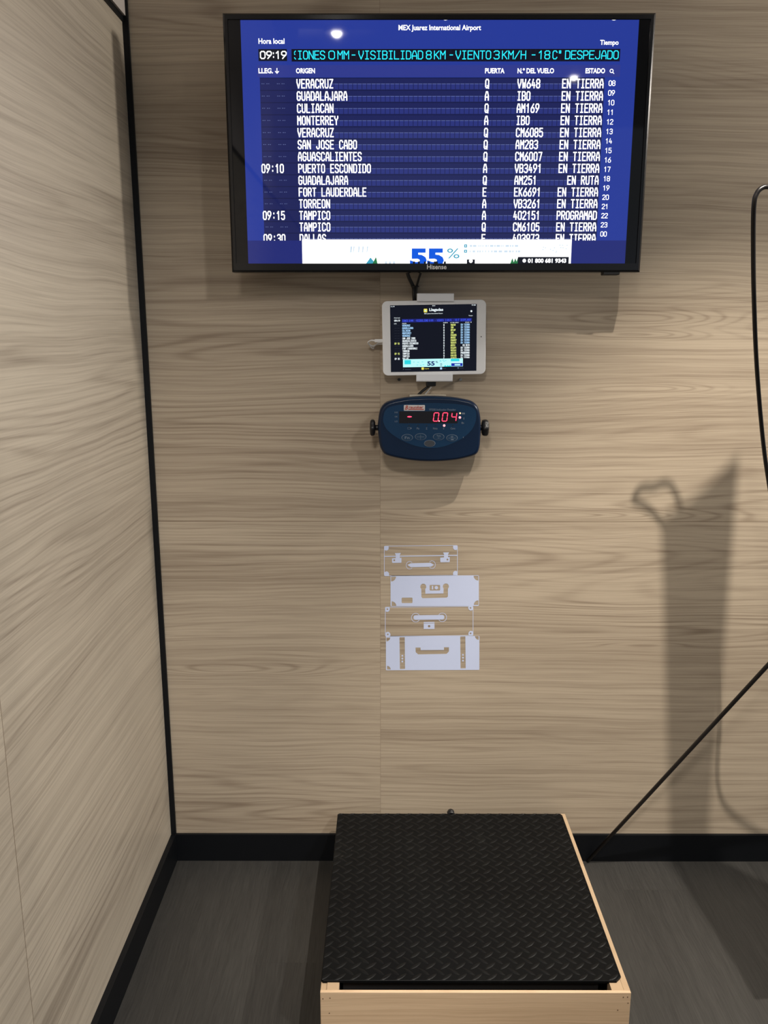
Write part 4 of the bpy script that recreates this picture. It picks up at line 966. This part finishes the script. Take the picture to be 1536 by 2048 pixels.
# steel underframe with feet
fr = 0.03
mb = MB().box(PL + 0.012, PR - 0.012, PF + 0.018, PF + 0.018 + fr, PH - th - 0.045, PH - th).box(PL + 0.012, PR - 0.012, PB - 0.018 - fr, PB - 0.018, PH - th - 0.045, PH - th)
mb.box(PL + 0.012, PL + 0.012 + fr, PF + 0.018, PB - 0.018, PH - th - 0.044, PH - th).box(PR - 0.012 - fr, PR - 0.012, PF + 0.018, PB - 0.018, PH - th - 0.044, PH - th)
mb.build('underframe', M['dark_interior'], scale)
for x in (PL + 0.05, PR - 0.05):
    for y in (PF + 0.06, PB - 0.06):
        MB().cyl((x, y, 0.0), (x, y, 0.012), 0.025, 0.022, 24).cyl((x, y, 0.012), (x, y, PH - th - 0.044), 0.009, n=16).build('foot', M['dark_interior'], scale)
p = at(902, 1627, -0.022); MB().cyl((p.x, -0.030, PH - 0.006), (p.x, -0.012, PH - 0.006), 0.009, n=18).cyl((p.x, -0.022, PH - 0.006), (p.x, -0.016, PH - 0.006), 0.0105, n=6).build('cable_gland', M['black_plastic'], scale)

bxL, bxR = atz(640, 1986, PH - 0.004).x, atz(1262, 1984, PH - 0.004).x
bF = atz(950, 1985, PH - 0.004).y; bT = PH - 0.004; bw = 0.015
gapF = atz(950, 1966, PH - 0.004).y
box = thing('wooden_box', 'pale oak box on the floor surrounding the black weighing platform', 'box', ((bxL + bxR) / 2, (bF - 0.02) / 2, 0))
fo = MB().box(bxL, bxR, bF, bF + bw - 0.008, 0.0, bT).build('front_board', M['box_oak'], box); bev(fo, 0.0012)
bB = -0.024
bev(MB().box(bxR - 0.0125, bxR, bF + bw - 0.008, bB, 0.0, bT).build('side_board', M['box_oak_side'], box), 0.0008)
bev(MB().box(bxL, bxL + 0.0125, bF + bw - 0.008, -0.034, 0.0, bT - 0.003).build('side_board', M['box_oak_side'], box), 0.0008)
sl0, sl1 = atz(678, 1975, bT).x, atz(1222, 1975, bT).x
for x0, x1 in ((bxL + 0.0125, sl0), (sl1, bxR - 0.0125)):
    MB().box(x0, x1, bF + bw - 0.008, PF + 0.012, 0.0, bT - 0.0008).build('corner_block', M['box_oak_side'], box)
NH = mat('nail_hole_brown', (0.10, 0.05, 0.025), 0.8)
for u, v in ((60 / 2.327 + 620, 1600 + 925 / 2.327), (93 / 2.327 + 620, 1600 + 922 / 2.327), (90 / 2.327 + 620, 1600 + 992 / 2.327), (1458 / 2.327 + 620, 1600 + 918 / 2.327), (1478 / 2.327 + 620, 1600 + 917 / 2.327), (1480 / 2.327 + 620, 1600 + 945 / 2.327), (1432 / 2.327 + 620, 1600 + 978 / 2.327)):
    q = at(u, v, bF); MB().cyl((q.x, bF - 0.0004, q.z), (q.x, bF + 0.001, q.z), 0.0012, n=10).build('nail_head', NH, box)

# ------------------------------------------------------------------ black rod stand at the right
LA = Vector((LAMPS[0][0], LAMPS[0][1], CEIL - 0.055))
foot = Vector((0.5030, -0.0125, 0.0048))
top = at(1536, 1330, -0.27)
dirn = top - foot
st = thing('rod_stand', 'black metal rod stand at the right edge, with an arched rod and a slanting leg', 'stand', (0.86, -0.40, 0))
join = foot + dirn * 1.35
MB().tube([foot + dirn * t_ for t_ in (0, 0.3, 0.6, 1.0, 1.35)], 0.0048, 14).build('slanting_leg', M['rod_black'], st)
AY = -0.41
arch = [at(u, v, -d) for u, v, d in ((1580, 1180, 0.30), (1558, 1090, 0.26), (1543, 1000, 0.235), (1527, 890, 0.24), (1514, 740, 0.28), (1508, 600, 0.33), (1506.5, 480, 0.375),
                                     (1508, 410, 0.405), (1514, 386, 0.41), (1526, 375, 0.41), (1542, 374, 0.41), (1580, 376, 0.41))]
arch = [join] + arch
e = arch[-1]
arch += [Vector((0.735, -0.50, 1.690)), Vector((0.755, -0.585, 1.680)), Vector((0.762, -0.609, 1.60)), Vector((0.765, -0.609, 1.1)), Vector((0.80, -0.609, 0.6)), Vector((0.80, -0.609, 0.0045))]
MB().tube(catmull(arch, 10), 0.0044, 14).build('arched_rod', M['rod_black'], st)
CY = -0.60
def back(P):            # traces a wanted shadow point back towards the lamp, onto the added blocker's plane
    P = Vector(P); return LA + (P - LA) * ((CY - LA.y) / (P.y - LA.y))
wl = [back(at(u, v, 0)) for u, v in ((1340, 1668), (1333, 1400), (1328, 1190), (1323, 1045), (1385, 1005), (1430, 965), (1478, 915), (1440, 1400), (1415, 1668))]
fl = [back(atz(u, v, 0)) for u, v in ((1536, 1770), (1640, 1815), (1700, 1900), (1700, 1980), (1508, 1996), (1465, 1920), (1420, 1850))]
outl = [(p.x, p.z) for p in wl + fl]
n = len(outl)
mb = MB().loft([[(x, CY + 0.004, z) for x, z in outl], [(x, CY - 0.004, z) for x, z in outl]], smooth=False)
cl = mb.build('shadow_caster', M['caster_dark'], st)  # unseen sheet, added and shaped to cast the shadow on wall and floor
bm = bmesh.new(); bm.from_mesh(cl.data); bmesh.ops.recalc_face_normals(bm, faces=bm.faces[:]); bm.to_mesh(cl.data); bm.free()

for o in COL.objects:
    if '_o' in o: del o['_o']
